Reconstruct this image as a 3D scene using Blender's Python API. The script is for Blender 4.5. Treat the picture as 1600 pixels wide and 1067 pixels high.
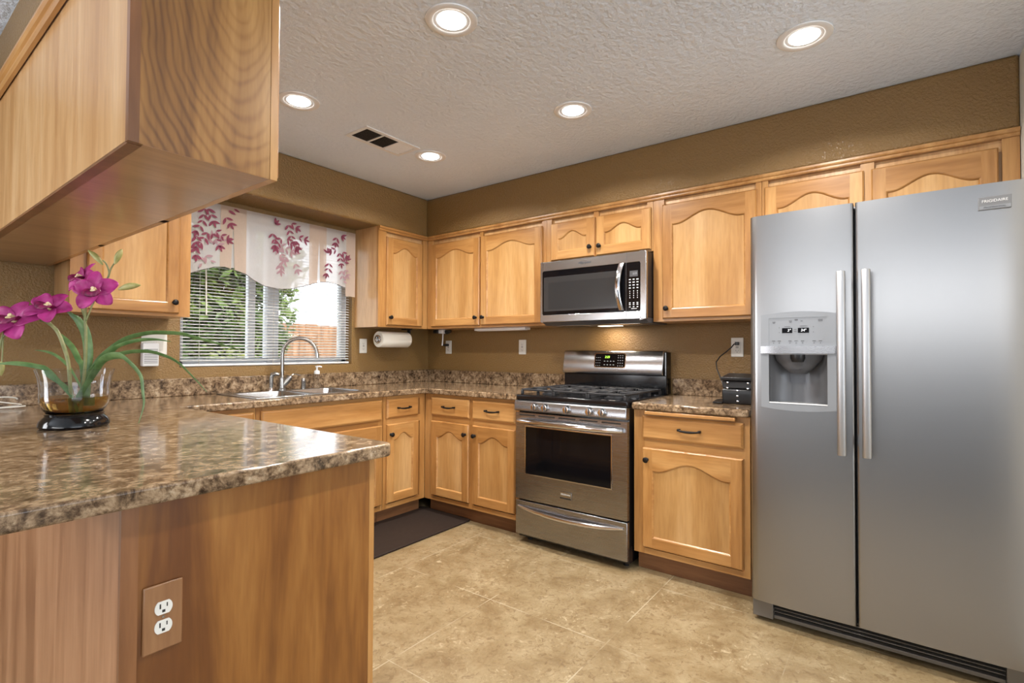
import bpy, bmesh, math, random
from mathutils import Vector, Matrix
R = math.radians
scene = bpy.context.scene
COL = scene.collection
for o in list(bpy.data.objects):
    bpy.data.objects.remove(o)

# ------------------------------------------------------------------ camera
F, YAW, PITCH, ROLL = 800.27, 7.997, 1.0304, .2296
CAM = Vector((-3.2663, -3.4187, 1.1905))
a_, p_, r_ = R(45 - YAW), R(PITCH), R(ROLL)
FW = Vector((math.cos(a_) * math.cos(p_), math.sin(a_) * math.cos(p_), math.sin(p_)))
RT = Vector((math.sin(a_), -math.cos(a_), 0))
UP = RT.cross(FW)
RT2 = math.cos(r_) * RT + math.sin(r_) * UP
UP2 = -math.sin(r_) * RT + math.cos(r_) * UP
cam = bpy.data.cameras.new('camera')
cam.sensor_width = 36
cam.lens = F / 1600 * 36
cam.clip_start = .02
camo = bpy.data.objects.new('camera', cam)
COL.objects.link(camo)
M = Matrix((RT2, UP2, -FW)).transposed().to_4x4()
M.translation = CAM
camo.matrix_world = M
scene.camera = camo

# ------------------------------------------------------------------ world, sun, added fill lamps, exposure
scene.view_settings.view_transform = 'Standard'
scene.view_settings.look = 'None'
scene.view_settings.gamma = 1
scene.view_settings.use_curve_mapping = False
scene.view_settings.exposure = 0.0
w = bpy.data.worlds.new('sky')
scene.world = w
w.use_nodes = True
nt = w.node_tree
bg = nt.nodes['Background']
bg.inputs[0].default_value = (.86, .93, 1.0, 1)
bg.inputs[1].default_value = 3.3


def light(name, kind, loc, rot, power, color=(1, 1, 1), **kw):
    l = bpy.data.lights.new(name, kind)
    l.energy = power
    l.color = color
    for k, v in kw.items():
        setattr(l, k, v)
    o = bpy.data.objects.new(name, l)
    o.location = loc
    o.rotation_euler = rot
    COL.objects.link(o)
    return o


light('sun', 'SUN', (0, -5, 12), (R(38), R(14), 0), 7.0, (1, .95, .85), angle=R(1))
# added area lamps for fill, set in unseen made-up openings of the great room
light('fill_side', 'AREA', (-7.46, -3.6, 1.90), (0, R(-90), 0), 46, (1, .99, .98), shape='RECTANGLE', size=.34, size_y=4.4)
light('fill_rear', 'AREA', (-3.6, -7.46, 1.22), (R(90), 0, 0), 88, (.88, .94, 1), shape='RECTANGLE', size=3.9, size_y=2.2)
light('fill_dining', 'AREA', (-5.5, -.03, 1.05), (R(-90), 0, 0), 140, (.98, .98, 1), shape='RECTANGLE', size=2.2, size_y=2.0)
LAMP_W = 16.5


# ------------------------------------------------------------------ helpers
def P(o, label=None, cat=None, group=None, kind=None):
    if label:
        o['label'] = label
    if cat:
        o['category'] = cat
    if group:
        o['group'] = group
    if kind:
        o['kind'] = kind
    return o


def thing(name, label, cat, loc=(0, 0, 0), rz=0, group=None):
    o = bpy.data.objects.new(name, None)
    o.empty_display_size = .05
    COL.objects.link(o)
    o.location = loc
    o.rotation_euler = (0, 0, rz)
    return P(o, label, cat, group)


def copy_tree(o, parent=None):
    c = o.copy()
    COL.objects.link(c)
    if parent is not None:
        c.parent = parent
    for ch in [x for x in bpy.data.objects if x.parent == o]:
        copy_tree(ch, c)
    return c


class MB:
    """collects shapes into ONE mesh"""

    def __init__(s):
        s.bm = bmesh.new()

    def face(s, vs, m=0):
        try:
            f = s.bm.faces.new(vs)
            f.material_index = m
            return f
        except ValueError:
            return None

    def poly(s, pts, m=0):
        return s.face([s.bm.verts.new(p) for p in pts], m)

    def box(s, x0, x1, y0, y1, z0, z1, m=0):
        x0, x1 = sorted((x0, x1)); y0, y1 = sorted((y0, y1)); z0, z1 = sorted((z0, z1))
        v = [s.bm.verts.new((x, y, z)) for x in (x0, x1) for y in (y0, y1) for z in (z0, z1)]
        for q in ((0, 1, 3, 2), (4, 6, 7, 5), (0, 4, 5, 1), (2, 3, 7, 6), (0, 2, 6, 4), (1, 5, 7, 3)):
            s.face([v[i] for i in q], m)
        return s

    def loft(s, loops, m=0, closed=True, cap0=True, cap1=True):
        rows = [[s.bm.verts.new(p) for p in lp] for lp in loops]
        n = len(rows[0])
        for a, b in zip(rows, rows[1:]):
            for i in range(n if closed else n - 1):
                j = (i + 1) % n
                s.face([a[i], a[j], b[j], b[i]], m)
        if cap0:
            s.face(list(reversed(rows[0])), m)
        if cap1:
            s.face(rows[-1], m)
        return s

    def tube(s, pts, r, seg=10, m=0, flat=1.0, caps=True, upv=None):
        """swept round (or flattened) bar; r may be a list"""
        pts = [Vector(p) for p in pts]
        n = len(pts)
        rs = r if isinstance(r, (list, tuple)) else [r] * n
        loops = []
        u = None
        for i, p in enumerate(pts):
            t = (pts[min(i + 1, n - 1)] - pts[max(i - 1, 0)]).normalized()
            if u is None:
                ref = Vector(upv) if upv else (Vector((0, 0, 1)) if abs(t.z) < .9 else Vector((1, 0, 0)))
                u = t.cross(ref).normalized()
            else:
                u = (u - t * u.dot(t)).normalized()
            v = t.cross(u)
            loops.append([p + (u * math.cos(k * 2 * math.pi / seg) + v * math.sin(k * 2 * math.pi / seg) * flat) * rs[i] for k in range(seg)])
        return s.loft(loops, m, True, caps, caps)

    def cyl(s, p0, p1, r0, r1=None, seg=20, m=0):
        return s.tube([p0, p1], [r0, r0 if r1 is None else r1], seg, m)

    def lathe(s, prof, c=(0, 0, 0), axis='z', seg=28, m=0, caps=True):
        loops = []
        for r, h in prof:
            lp = []
            for k in range(seg):
                t = 2 * math.pi * k / seg
                x, y = r * math.cos(t), r * math.sin(t)
                if axis == 'z':
                    q = (x, y, h)
                elif axis == 'y':      # h measured towards -y
                    q = (x, -h, y)
                else:
                    q = (h, x, y)
                lp.append((c[0] + q[0], c[1] + q[1], c[2] + q[2]))
            loops.append(lp)
        return s.loft(loops, m, True, caps, caps)

    def prism(s, pts2, axis, h0, h1, m=0):
        """extrude a 2-D outline; axis 'z': (x,y), 'y': (x,z), 'x': (y,z)"""
        def q(p, h):
            return (p[0], p[1], h) if axis == 'z' else ((p[0], h, p[1]) if axis == 'y' else (h, p[0], p[1]))
        return s.loft([[q(p, h0) for p in pts2], [q(p, h1) for p in pts2]], m)

    def grid(s, fn, nu, nv, m=0):
        rows = [[s.bm.verts.new(fn(i / nu, j / nv)) for j in range(nv + 1)] for i in range(nu + 1)]
        for i in range(nu):
            for j in range(nv):
                s.face([rows[i][j], rows[i + 1][j], rows[i + 1][j + 1], rows[i][j + 1]], m)
        return s

    def build(s, name, mats, parent=None, bevel=0, seg=2, smooth=40, normals=True, solid=0):
        me = bpy.data.meshes.new(name)
        if normals:
            bmesh.ops.recalc_face_normals(s.bm, faces=s.bm.faces[:])
        s.bm.to_mesh(me)
        s.bm.free()
        for x in (mats if isinstance(mats, (list, tuple)) else [mats]):
            me.materials.append(x)
        if smooth:
            me.shade_smooth()
            me.set_sharp_from_angle(angle=R(smooth))
        o = bpy.data.objects.new(name, me)
        COL.objects.link(o)
        if parent is not None:
            o.parent = parent
        if solid:
            b = o.modifiers.new('solid', 'SOLIDIFY')
            b.thickness = solid
            b.offset = 0
        if bevel:
            b = o.modifiers.new('bevel', 'BEVEL')
            b.width = bevel
            b.segments = seg
            b.limit_method = 'ANGLE'
            b.angle_limit = R(40)
            b.harden_normals = False
        return o


def rrect(x0, x1, y0, y1, r, n=5):
    pts = []
    for cx, cy, a0 in ((x1 - r, y1 - r, 0), (x0 + r, y1 - r, 90), (x0 + r, y0 + r, 180), (x1 - r, y0 + r, 270)):
        for k in range(n + 1):
            t = R(a0 + 90 * k / n)
            pts.append((cx + r * math.cos(t), cy + r * math.sin(t)))
    return pts


def text(name, body, size, loc, mat, parent, align='CENTER', depth=.0004, shear=0, rot=(R(90), 0, 0), sx=1.0):
    cu = bpy.data.curves.new(name, 'FONT')
    cu.body = body
    cu.size = size
    cu.align_x = align
    cu.align_y = 'CENTER'
    cu.extrude = depth
    cu.shear = shear
    tmp = bpy.data.objects.new(name + '_curve', cu)
    COL.objects.link(tmp)
    dg = bpy.context.evaluated_depsgraph_get()
    me = bpy.data.meshes.new_from_object(tmp.evaluated_get(dg))
    bpy.data.objects.remove(tmp)
    bpy.data.curves.remove(cu)
    me.transform(Matrix.Translation(loc) @ Matrix.Rotation(rot[0], 4, 'X') @ Matrix.Diagonal((sx, 1, 1, 1)))
    me.materials.clear()
    me.materials.append(mat)
    o = bpy.data.objects.new(name, me)
    COL.objects.link(o)
    o.parent = parent
    return o


# ------------------------------------------------------------------ materials
def new_mat(name):
    m = bpy.data.materials.new(name)
    m.use_nodes = True
    n = m.node_tree
    return m, n, n.nodes['Principled BSDF']


def plain(name, col, rough=.5, metal=0, **kw):
    m, n, b = new_mat(name)
    b.inputs['Base Color'].default_value = (*col, 1)
    b.inputs['Roughness'].default_value = rough
    b.inputs['Metallic'].default_value = metal
    for k, v in kw.items():
        b.inputs[k.replace('_', ' ')].default_value = v
    # a whisper of procedural surface variation so no surface is perfectly even
    tc = n.nodes.new('ShaderNodeTexCoord')
    no = n.nodes.new('ShaderNodeTexNoise')
    no.inputs['Scale'].default_value = 35
    n.links.new(tc.outputs['Object'], no.inputs['Vector'])
    mr = n.nodes.new('ShaderNodeMapRange')
    mr.inputs[3].default_value = max(.02, rough - .04)
    mr.inputs[4].default_value = min(1, rough + .04)
    n.links.new(no.outputs[0], mr.inputs[0])
    n.links.new(mr.outputs[0], b.inputs['Roughness'])
    return m


def node(n, typ, **inp):
    x = n.nodes.new(typ)
    for k, v in inp.items():
        x.inputs[int(k[1:]) if k[0] == '_' and k[1:].isdigit() else k].default_value = v
    return x


def ramp(n, stops, interp='LINEAR'):
    x = n.nodes.new('ShaderNodeValToRGB')
    x.color_ramp.interpolation = interp
    e = x.color_ramp.elements
    while len(e) > 1:
        e.remove(e[-1])
    e[0].position, e[0].color = stops[0][0], (*stops[0][1], 1)
    for p, c in stops[1:]:
        k = e.new(p)
        k.color = (*c, 1)
    return x


def mix(n, fac, a, b, blend='MIX'):
    x = n.nodes.new('ShaderNodeMix')
    x.data_type = 'RGBA'
    x.blend_type = blend
    for sock, v in ((0, fac), (6, a), (7, b)):
        if isinstance(v, (int, float)):
            x.inputs[sock].default_value = v
        elif isinstance(v, tuple):
            x.inputs[sock].default_value = (*v, 1)
        else:
            n.links.new(v, x.inputs[sock])
    return x.outputs[2]


def wood(name, dark, mid, light_, axis='z', rough=.32, streak=1.0, cathedral=None, coat=.25):
    m, n, b = new_mat(name)
    L = n.links.new
    tc = node(n, 'ShaderNodeTexCoord')
    oi = node(n, 'ShaderNodeObjectInfo')
    off = node(n, 'ShaderNodeVectorMath'); off.operation = 'MULTIPLY_ADD'
    cmb = node(n, 'ShaderNodeCombineXYZ')
    for i in range(3):
        L(oi.outputs['Random'], cmb.inputs[i])
    L(cmb.outputs[0], off.inputs[0])
    off.inputs[1].default_value = (7.3, 3.1, 5.7)
    L(tc.outputs['Object'], off.inputs[2])
    sc = {'z': (9, 9, .9), 'x': (.9, 9, 9), 'y': (9, .9, 9)}[axis]
    mp = node(n, 'ShaderNodeMapping'); mp.inputs['Scale'].default_value = sc
    L(off.outputs[0], mp.inputs[0])
    n1 = node(n, 'ShaderNodeTexNoise', Scale=1.0 * streak, Detail=5.0, Roughness=.6, Distortion=.35)
    L(mp.outputs[0], n1.inputs['Vector'])
    val = n1.outputs[0]
    if cathedral:
        cx, cz, kx, kz, fr = cathedral
        sp = node(n, 'ShaderNodeSeparateXYZ'); L(tc.outputs['Object'], sp.inputs[0])
        nz = node(n, 'ShaderNodeTexNoise', Scale=3.5, Detail=3.0); L(tc.outputs['Object'], nz.inputs['Vector'])

        def mth(op, a, c=None):
            x = node(n, 'ShaderNodeMath'); x.operation = op
            for i, v in enumerate((a, c)):
                if v is None:
                    continue
                if isinstance(v, (int, float)):
                    x.inputs[i].default_value = v
                else:
                    L(v, x.inputs[i])
            return x.outputs[0]
        dx = mth('MULTIPLY', mth('SUBTRACT', sp.outputs[1], cx), kx)
        dz = mth('MULTIPLY', mth('SUBTRACT', sp.outputs[2], cz), kz)
        rr = mth('SQRT', mth('ADD', mth('MULTIPLY', dx, dx), mth('MULTIPLY', dz, dz)))
        rr = mth('ADD', rr, mth('MULTIPLY', nz.outputs[0], .55))
        si = mth('POWER', mth('ADD', mth('MULTIPLY', mth('SINE', mth('MULTIPLY', rr, fr)), .5), .5), 2.5)
        si = mth('SUBTRACT', 1.0, mth('MULTIPLY', si, nz.outputs[0]))
        val = mth('ADD', mth('MULTIPLY', si, .15), mth('ADD', mth('MULTIPLY', n1.outputs[0], .85), -.07))
    r1 = ramp(n, [(.36, dark), (.50, mid), (.64, light_)])
    L(val, r1.inputs[0])
    mp2 = node(n, 'ShaderNodeMapping'); mp2.inputs['Scale'].default_value = tuple(9 * v for v in sc)
    L(off.outputs[0], mp2.inputs[0])
    n2 = node(n, 'ShaderNodeTexNoise', Scale=1.0, Detail=3.0); L(mp2.outputs[0], n2.inputs['Vector'])
    r2 = ramp(n, [(.35, (.86, .83, .80)), (.6, (1, 1, 1))]); L(n2.outputs[0], r2.inputs[0])
    c = mix(n, .8, r1.outputs[0], r2.outputs[0], 'MULTIPLY')
    hs = node(n, 'ShaderNodeHueSaturation')
    mr = node(n, 'ShaderNodeMapRange'); mr.inputs[3].default_value = .93; mr.inputs[4].default_value = 1.07
    L(oi.outputs['Random'], mr.inputs[0]); L(mr.outputs[0], hs.inputs['Value']); L(c, hs.inputs['Color'])
    L(hs.outputs[0], b.inputs['Base Color'])
    b.inputs['Roughness'].default_value = rough
    b.inputs['Coat Weight'].default_value = coat
    b.inputs['Coat Roughness'].default_value = .22
    bp = node(n, 'ShaderNodeBump', Strength=.06, Distance=.002); L(n2.outputs[0], bp.inputs['Height'])
    L(bp.outputs[0], b.inputs['Normal'])
    return m


H1, H2, H3 = (.34, .152, .040), (.44, .214, .064), (.53, .285, .098)
WV = wood('honey_wood_upright', H1, H2, H3, 'z')
WH = wood('honey_wood_level', H1, H2, H3, 'x')
WY = wood('honey_wood_level_across', H1, H2, H3, 'y')
PANEL = wood('honey_wood_panel', (.41, .205, .062), (.50, .275, .096), (.58, .345, .142), 'z', streak=.7)
SIDE = wood('daylit_wood_side', (.50, .260, .095), (.60, .345, .145), (.68, .425, .205), 'z', rough=.32)  # honey wood lightened: daylight on the hanging cabinet's outer face put into the colour
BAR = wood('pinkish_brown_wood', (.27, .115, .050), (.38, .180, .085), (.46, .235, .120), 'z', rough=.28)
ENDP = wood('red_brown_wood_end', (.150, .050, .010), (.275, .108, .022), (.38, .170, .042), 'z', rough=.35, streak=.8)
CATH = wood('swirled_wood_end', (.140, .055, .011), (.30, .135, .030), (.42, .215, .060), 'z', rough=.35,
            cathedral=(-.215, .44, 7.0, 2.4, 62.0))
BOTT = wood('smooth_wood_underside', (.30, .145, .055), (.36, .180, .070), (.42, .220, .090), 'y', rough=.30, coat=1.0)
DARKW = wood('brown_wood_edge', (.16, .065, .022), (.21, .085, .030), (.26, .11, .040), 'z')
TOE = wood('brown_toe_wood', (.14, .060, .022), (.20, .085, .032), (.26, .12, .045), 'x', rough=.5)
PLATEW = wood('brown_wood_plate', (.22, .10, .042), (.27, .13, .055), (.32, .16, .070), 'z')


def plaster(name, col, rough, bump, scale, spec=.5, col2=None):
    m, n, b = new_mat(name)
    L = n.links.new
    tc = node(n, 'ShaderNodeTexCoord')
    n1 = node(n, 'ShaderNodeTexNoise', Scale=scale, Detail=3.0, Roughness=.55)
    L(tc.outputs['Object'], n1.inputs['Vector'])
    n2 = node(n, 'ShaderNodeTexNoise', Scale=2.2, Detail=2.0)
    L(tc.outputs['Object'], n2.inputs['Vector'])
    c = mix(n, n2.outputs[0], tuple(v * .95 for v in col), tuple(min(1, v * 1.05) for v in (col2 or col)))
    L(c, b.inputs['Base Color'])
    b.inputs['Roughness'].default_value = rough
    b.inputs['Specular IOR Level'].default_value = spec
    bp = node(n, 'ShaderNodeBump', Strength=bump, Distance=.006)
    r = ramp(n, [(.35, (0, 0, 0)), (.65, (1, 1, 1))]); L(n1.outputs[0], r.inputs[0])
    L(r.outputs[0], bp.inputs['Height'])
    L(bp.outputs[0], b.inputs['Normal'])
    return m


WALL = plaster('tan_orange_peel_paint', (.24, .138, .044), .34, .48, 95)
CREAM = plaster('cream_wall_paint', (.66, .64, .57), .6, .15, 80)
GREYW = plaster('pale_grey_wall_paint', (.26, .26, .26), .6, .15, 80)
CEIL = plaster('white_knockdown_ceiling', (.77, .84, .94), .55, .50, 38)
WHITEW = plain('white_vinyl', (.74, .76, .80), .35)


def floor_mat():
    m, n, b = new_mat('travertine_look_vinyl')
    L = n.links.new
    tc = node(n, 'ShaderNodeTexCoord')
    big = node(n, 'ShaderNodeTexNoise', Scale=5.5, Detail=9.0, Roughness=.74, Distortion=.4); L(tc.outputs['Object'], big.inputs['Vector'])
    r1 = ramp(n, [(.30, (.165, .105, .045)), (.48, (.250, .178, .089)), (.66, (.33, .252, .142))]); L(big.outputs[0], r1.inputs[0])
    fine = node(n, 'ShaderNodeTexNoise', Scale=34.0, Detail=7.0, Roughness=.72, Distortion=.9); L(tc.outputs['Object'], fine.inputs['Vector'])
    msk = node(n, 'ShaderNodeTexNoise', Scale=5.0, Detail=2.0); L(tc.outputs['Object'], msk.inputs['Vector'])
    mr = ramp(n, [(.46, (0, 0, 0)), (.58, (1, 1, 1))]); L(msk.outputs[0], mr.inputs[0])
    r2 = ramp(n, [(.57, (0, 0, 0)), (.66, (.8, .8, .8))]); L(fine.outputs[0], r2.inputs[0])
    f = mix(n, 1.0, mr.outputs[0], r2.outputs[0], 'MULTIPLY')
    c = mix(n, f, r1.outputs[0], (.47, .38, .24))
    r3 = ramp(n, [(.38, (1, 1, 1)), (.47, (0, 0, 0))]); L(fine.outputs[0], r3.inputs[0])
    sp = mix(n, .7, (0, 0, 0), r3.outputs[0])
    c = mix(n, sp, c, (.155, .095, .042))
    br = node(n, 'ShaderNodeTexBrick', Scale=1.0); br.offset = 0
    mp = node(n, 'ShaderNodeMapping'); mp.inputs['Location'].default_value = (.13, .02, 0)
    L(tc.outputs['Object'], mp.inputs[0]); L(mp.outputs[0], br.inputs['Vector'])
    br.inputs['Color1'].default_value = (0, 0, 0, 1); br.inputs['Color2'].default_value = (0, 0, 0, 1)
    br.inputs['Mortar'].default_value = (1, 1, 1, 1)
    br.inputs['Brick Width'].default_value = .61; br.inputs['Row Height'].default_value = .61
    br.inputs['Mortar Size'].default_value = .003; br.inputs['Mortar Smooth'].default_value = .6
    g = mix(n, 1.0, br.outputs[0], mr.outputs[0], 'MULTIPLY')
    g = mix(n, .90, br.outputs[0], g, 'MULTIPLY')
    c = mix(n, g, c, (.40, .34, .23))
    L(c, b.inputs['Base Color'])
    b.inputs['Roughness'].default_value = .42
    bp = node(n, 'ShaderNodeBump', Strength=.12, Distance=.002); L(fine.outputs[0], bp.inputs['Height']); L(bp.outputs[0], b.inputs['Normal'])
    return m


FLOOR = floor_mat()


def laminate():
    m, n, b = new_mat('granite_look_laminate')
    L = n.links.new
    tc = node(n, 'ShaderNodeTexCoord')
    n1 = node(n, 'ShaderNodeTexNoise', Scale=24.0, Detail=8.0, Roughness=.75, Distortion=.5); L(tc.outputs['Object'], n1.inputs['Vector'])
    r1 = ramp(n, [(.35, (.040, .025, .015)), (.44, (.15, .095, .052)), (.52, (.28, .186, .108)), (.60, (.39, .28, .172)), (.72, (.56, .45, .32))])
    L(n1.outputs[0], r1.inputs[0])
    n2 = node(n, 'ShaderNodeTexNoise', Scale=55.0, Detail=4.0, Roughness=.65); L(tc.outputs['Object'], n2.inputs['Vector'])
    r2 = ramp(n, [(.36, (.25, .20, .17)), (.52, (1, 1, 1))]); L(n2.outputs[0], r2.inputs[0])
    c = mix(n, .8, r1.outputs[0], r2.outputs[0], 'MULTIPLY')
    L(c, b.inputs['Base Color'])
    b.inputs['Roughness'].default_value = .12
    bp = node(n, 'ShaderNodeBump', Strength=.03, Distance=.001)
    n3 = node(n, 'ShaderNodeTexNoise', Scale=140.0, Detail=2.0); L(tc.outputs['Object'], n3.inputs['Vector'])
    L(n3.outputs[0], bp.inputs['Height']); L(bp.outputs[0], b.inputs['Normal'])
    return m


LAM = laminate()


def steel(name, col, rough, axis='z', metal=1.0):
    m, n, b = new_mat(name)
    L = n.links.new
    tc = node(n, 'ShaderNodeTexCoord')
    mp = node(n, 'ShaderNodeMapping')
    mp.inputs['Scale'].default_value = {'z': (500, 500, 3), 'x': (3, 500, 500)}[axis]
    L(tc.outputs['Object'], mp.inputs[0])
    n1 = node(n, 'ShaderNodeTexNoise', Scale=1.0, Detail=2.0); L(mp.outputs[0], n1.inputs['Vector'])
    mr = node(n, 'ShaderNodeMapRange'); mr.inputs[3].default_value = rough - .02; mr.inputs[4].default_value = rough + .02
    L(n1.outputs[0], mr.inputs[0]); L(mr.outputs[0], b.inputs['Roughness'])
    b.inputs['Base Color'].default_value = (*col, 1)
    b.inputs['Metallic'].default_value = metal
    return m


STEEL = steel('brushed_stainless', (.335, .335, .34), .29)
STEELH = steel('brushed_stainless_level', (.33, .33, .34), .27, 'x')
CHROME = plain('polished_chrome', (.70, .70, .72), .10, 1)
NICKEL = plain('brushed_nickel', (.42, .405, .385), .24, 1)
SINKS = steel('sink_stainless', (.42, .42, .425), .26, 'x')
SILVER = plain('silver_plastic', (.42, .42, .43), .38, .25)
SILVER2 = plain('silver_control_plastic', (.265, .275, .29), .4, .3)
DGREY = plain('dark_grey_plastic', (.075, .075, .08), .4)
MGREY = plain('mid_grey_plastic', (.20, .20, .205), .35, .3)
BRONZE = plain('bronze_grey_plastic', (.16, .145, .125), .4, .3)
BLACK = plain('black_enamel', (.006, .006, .007), .12)
BLACKP = plain('black_plastic', (.010, .010, .011), .35)
IRON = plain('cast_iron', (.020, .020, .022), .5)
GLASSB = plain('black_oven_glass', (.004, .004, .005), .06, 0, Specular_IOR_Level=.25)
MWGL = plain('grey_mesh_glass', (.024, .024, .025), .22, 0, Specular_IOR_Level=.35)
STEELM = steel('brushed_stainless_bright', (.44, .44, .445), .25, 'x')
STEELB = steel('satin_handle_steel', (.50, .50, .51), .42)
KNOB = plain('oil_rubbed_black', (.008, .006, .005), .38, 0, Specular_IOR_Level=.25)
WHITEP = plain('white_plastic', (.72, .70, .64), .35)
WHITE2 = plain('white_trim', (.80, .80, .80), .45)
SLOT = plain('dark_slot', (.02, .018, .015), .6)
INKW = plain('white_print', (.75, .75, .75), .5)
INKG = plain('grey_print', (.10, .10, .11), .5)
MATR = plain('brown_rubber_mat', (.027, .017, .0125), .7, 0, Specular_IOR_Level=.2)
PAPER = plain('paper_towel_white', (.78, .75, .66), .9)
LEATH = plain('black_leatherette', (.010, .010, .011), .3)
CORDW = plain('white_cord', (.65, .62, .55), .5)


def emis(name, col, st):
    m, n, b = new_mat(name)
    b.inputs['Base Color'].default_value = (*col, 1)
    b.inputs['Emission Color'].default_value = (*col, 1)
    b.inputs['Emission Strength'].default_value = st
    return m


BULB = emis('lamp_lens', (1, .97, .92), 14)
GREEN = emis('green_digits', (.55, 1, .10), 1.3)
DIGW = emis('white_digits', (.95, .97, 1), .8)
LENSW = emis('cooktop_lamp_lens', (1, .86, .66), 5)


def pane_mat():
    m = bpy.data.materials.new('window_glass')
    m.use_nodes = True
    n = m.node_tree
    n.nodes.clear()
    out = node(n, 'ShaderNodeOutputMaterial'); t = node(n, 'ShaderNodeBsdfTransparent')
    g = node(n, 'ShaderNodeBsdfGlossy'); g.inputs['Roughness'].default_value = .02
    fr = node(n, 'ShaderNodeFresnel', IOR=1.45); mx = node(n, 'ShaderNodeMixShader')
    n.links.new(fr.outputs[0], mx.inputs[0]); n.links.new(t.outputs[0], mx.inputs[1]); n.links.new(g.outputs[0], mx.inputs[2])
    n.links.new(mx.outputs[0], out.inputs[0])
    return m


PANE = pane_mat()


def glass(name, col, rough=.0, ior=1.45):
    m, n, b = new_mat(name)
    b.inputs['Base Color'].default_value = (*col, 1)
    b.inputs['Transmission Weight'].default_value = 1
    b.inputs['Roughness'].default_value = rough
    b.inputs['IOR'].default_value = ior
    return m


CLEAR = glass('clear_glass', (.93, .96, 1.0), ior=1.3)
CLEARP = glass('clear_plastic', (.95, .97, 1), .08, 1.2)
AMBER = glass('amber_liquid', (.62, .36, .08), .02, 1.33)


def fabric(name, col, transl=.5, sheer=0):
    m = bpy.data.materials.new(name)
    m.use_nodes = True
    n = m.node_tree
    n.nodes.clear()
    L = n.links.new
    out = node(n, 'ShaderNodeOutputMaterial')
    d = node(n, 'ShaderNodeBsdfDiffuse'); t = node(n, 'ShaderNodeBsdfTranslucent'); mx = node(n, 'ShaderNodeMixShader')
    tc = node(n, 'ShaderNodeTexCoord'); no = node(n, 'ShaderNodeTexNoise', Scale=60.0, Detail=3.0)
    mp = node(n, 'ShaderNodeMapping'); mp.inputs['Scale'].default_value = (6, 1, 1)
    L(tc.outputs['Object'], mp.inputs[0]); L(mp.outputs[0], no.inputs['Vector'])
    c = mix(n, no.outputs[0], tuple(v * .9 for v in col), tuple(min(1, v * 1.06) for v in col))
    L(c, d.inputs[0]); L(c, t.inputs[0])
    mx.inputs[0].default_value = transl
    L(d.outputs[0], mx.inputs[1]); L(t.outputs[0], mx.inputs[2])
    if sheer:
        tr = node(n, 'ShaderNodeBsdfTransparent'); m2 = node(n, 'ShaderNodeMixShader'); m2.inputs[0].default_value = sheer
        L(mx.outputs[0], m2.inputs[1]); L(tr.outputs[0], m2.inputs[2]); L(m2.outputs[0], out.inputs[0])
    else:
        L(mx.outputs[0], out.inputs[0])
    return m


SHEER = fabric('white_sheer_fabric', (.74, .70, .68), .5, .16)
SHEERT = fabric('tan_pleat_fabric', (.60, .47, .38), .35, .06)
PRINT = fabric('plum_leaf_print', (.30, .085, .13), .35)
PRINTL = fabric('faded_leaf_print', (.52, .33, .36), .45)
SLAT = fabric('white_slat', (.62, .62, .61), .04)


def leafm(name, c1, c2, rough=.45, transl=0, scale=30):
    m, n, b = new_mat(name)
    L = n.links.new
    tc = node(n, 'ShaderNodeTexCoord')
    no = node(n, 'ShaderNodeTexNoise', Scale=scale, Detail=3.0); L(tc.outputs['Object'], no.inputs['Vector'])
    r = ramp(n, [(.35, c1), (.65, c2)]); L(no.outputs[0], r.inputs[0])
    L(r.outputs[0], b.inputs['Base Color'])
    b.inputs['Roughness'].default_value = rough
    if transl:
        out = [x for x in n.nodes if x.type == 'OUTPUT_MATERIAL'][0]
        t = node(n, 'ShaderNodeBsdfTranslucent'); L(r.outputs[0], t.inputs[0])
        mx = node(n, 'ShaderNodeMixShader'); mx.inputs[0].default_value = transl
        L(b.outputs[0], mx.inputs[1]); L(t.outputs[0], mx.inputs[2]); L(mx.outputs[0], out.inputs[0])
    return m


LEAFG = leafm('orchid_leaf_green', (.06, .13, .035), (.13, .22, .075), .4)
STEMG = leafm('orchid_stem_olive', (.16, .18, .06), (.25, .24, .10), .5)
BUDG = leafm('bud_olive', (.30, .30, .09), (.42, .38, .15), .5, 0, 60)
PETAL = leafm('magenta_petal', (.36, .014, .15), (.60, .055, .31), .5, .25, 22)
LIPM = leafm('dark_red_lip', (.13, .005, .045), (.30, .015, .10), .5, .1, 60)
CREAMY = leafm('cream_throat', (.70, .52, .22), (.80, .66, .45), .5, 0, 90)
TREEG = leafm('tree_leaf', (.030, .075, .016), (.17, .25, .050), .5, .35, 3)
SHRUBG = leafm('shrub_leaf', (.12, .17, .02), (.30, .31, .06), .5, .35, 3)
BARK = wood('bark', (.05, .035, .025), (.10, .07, .05), (.16, .12, .09), 'z', rough=.9, coat=0)
FENCEW = wood('sunlit_cedar', (.16, .072, .030), (.24, .115, .050), (.31, .16, .08), 'z', rough=.8, coat=0)
GROUND = leafm('dry_lawn', (.20, .17, .08), (.34, .30, .14), .9, 0, 4)

# ------------------------------------------------------------------ the setting
CZ = 2.448          # ceiling
SB = 2.134          # soffit bottom
SD = .289           # soffit / wall cabinet depth
XL, YF = -7.5, -7.5  # far walls of the great room


def struct(name, mb, mats, label=None, parent=None, **kw):
    o = mb.build(name, mats, parent, **kw)
    o['kind'] = 'structure'
    if label:
        o['label'] = label
    return o


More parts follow.
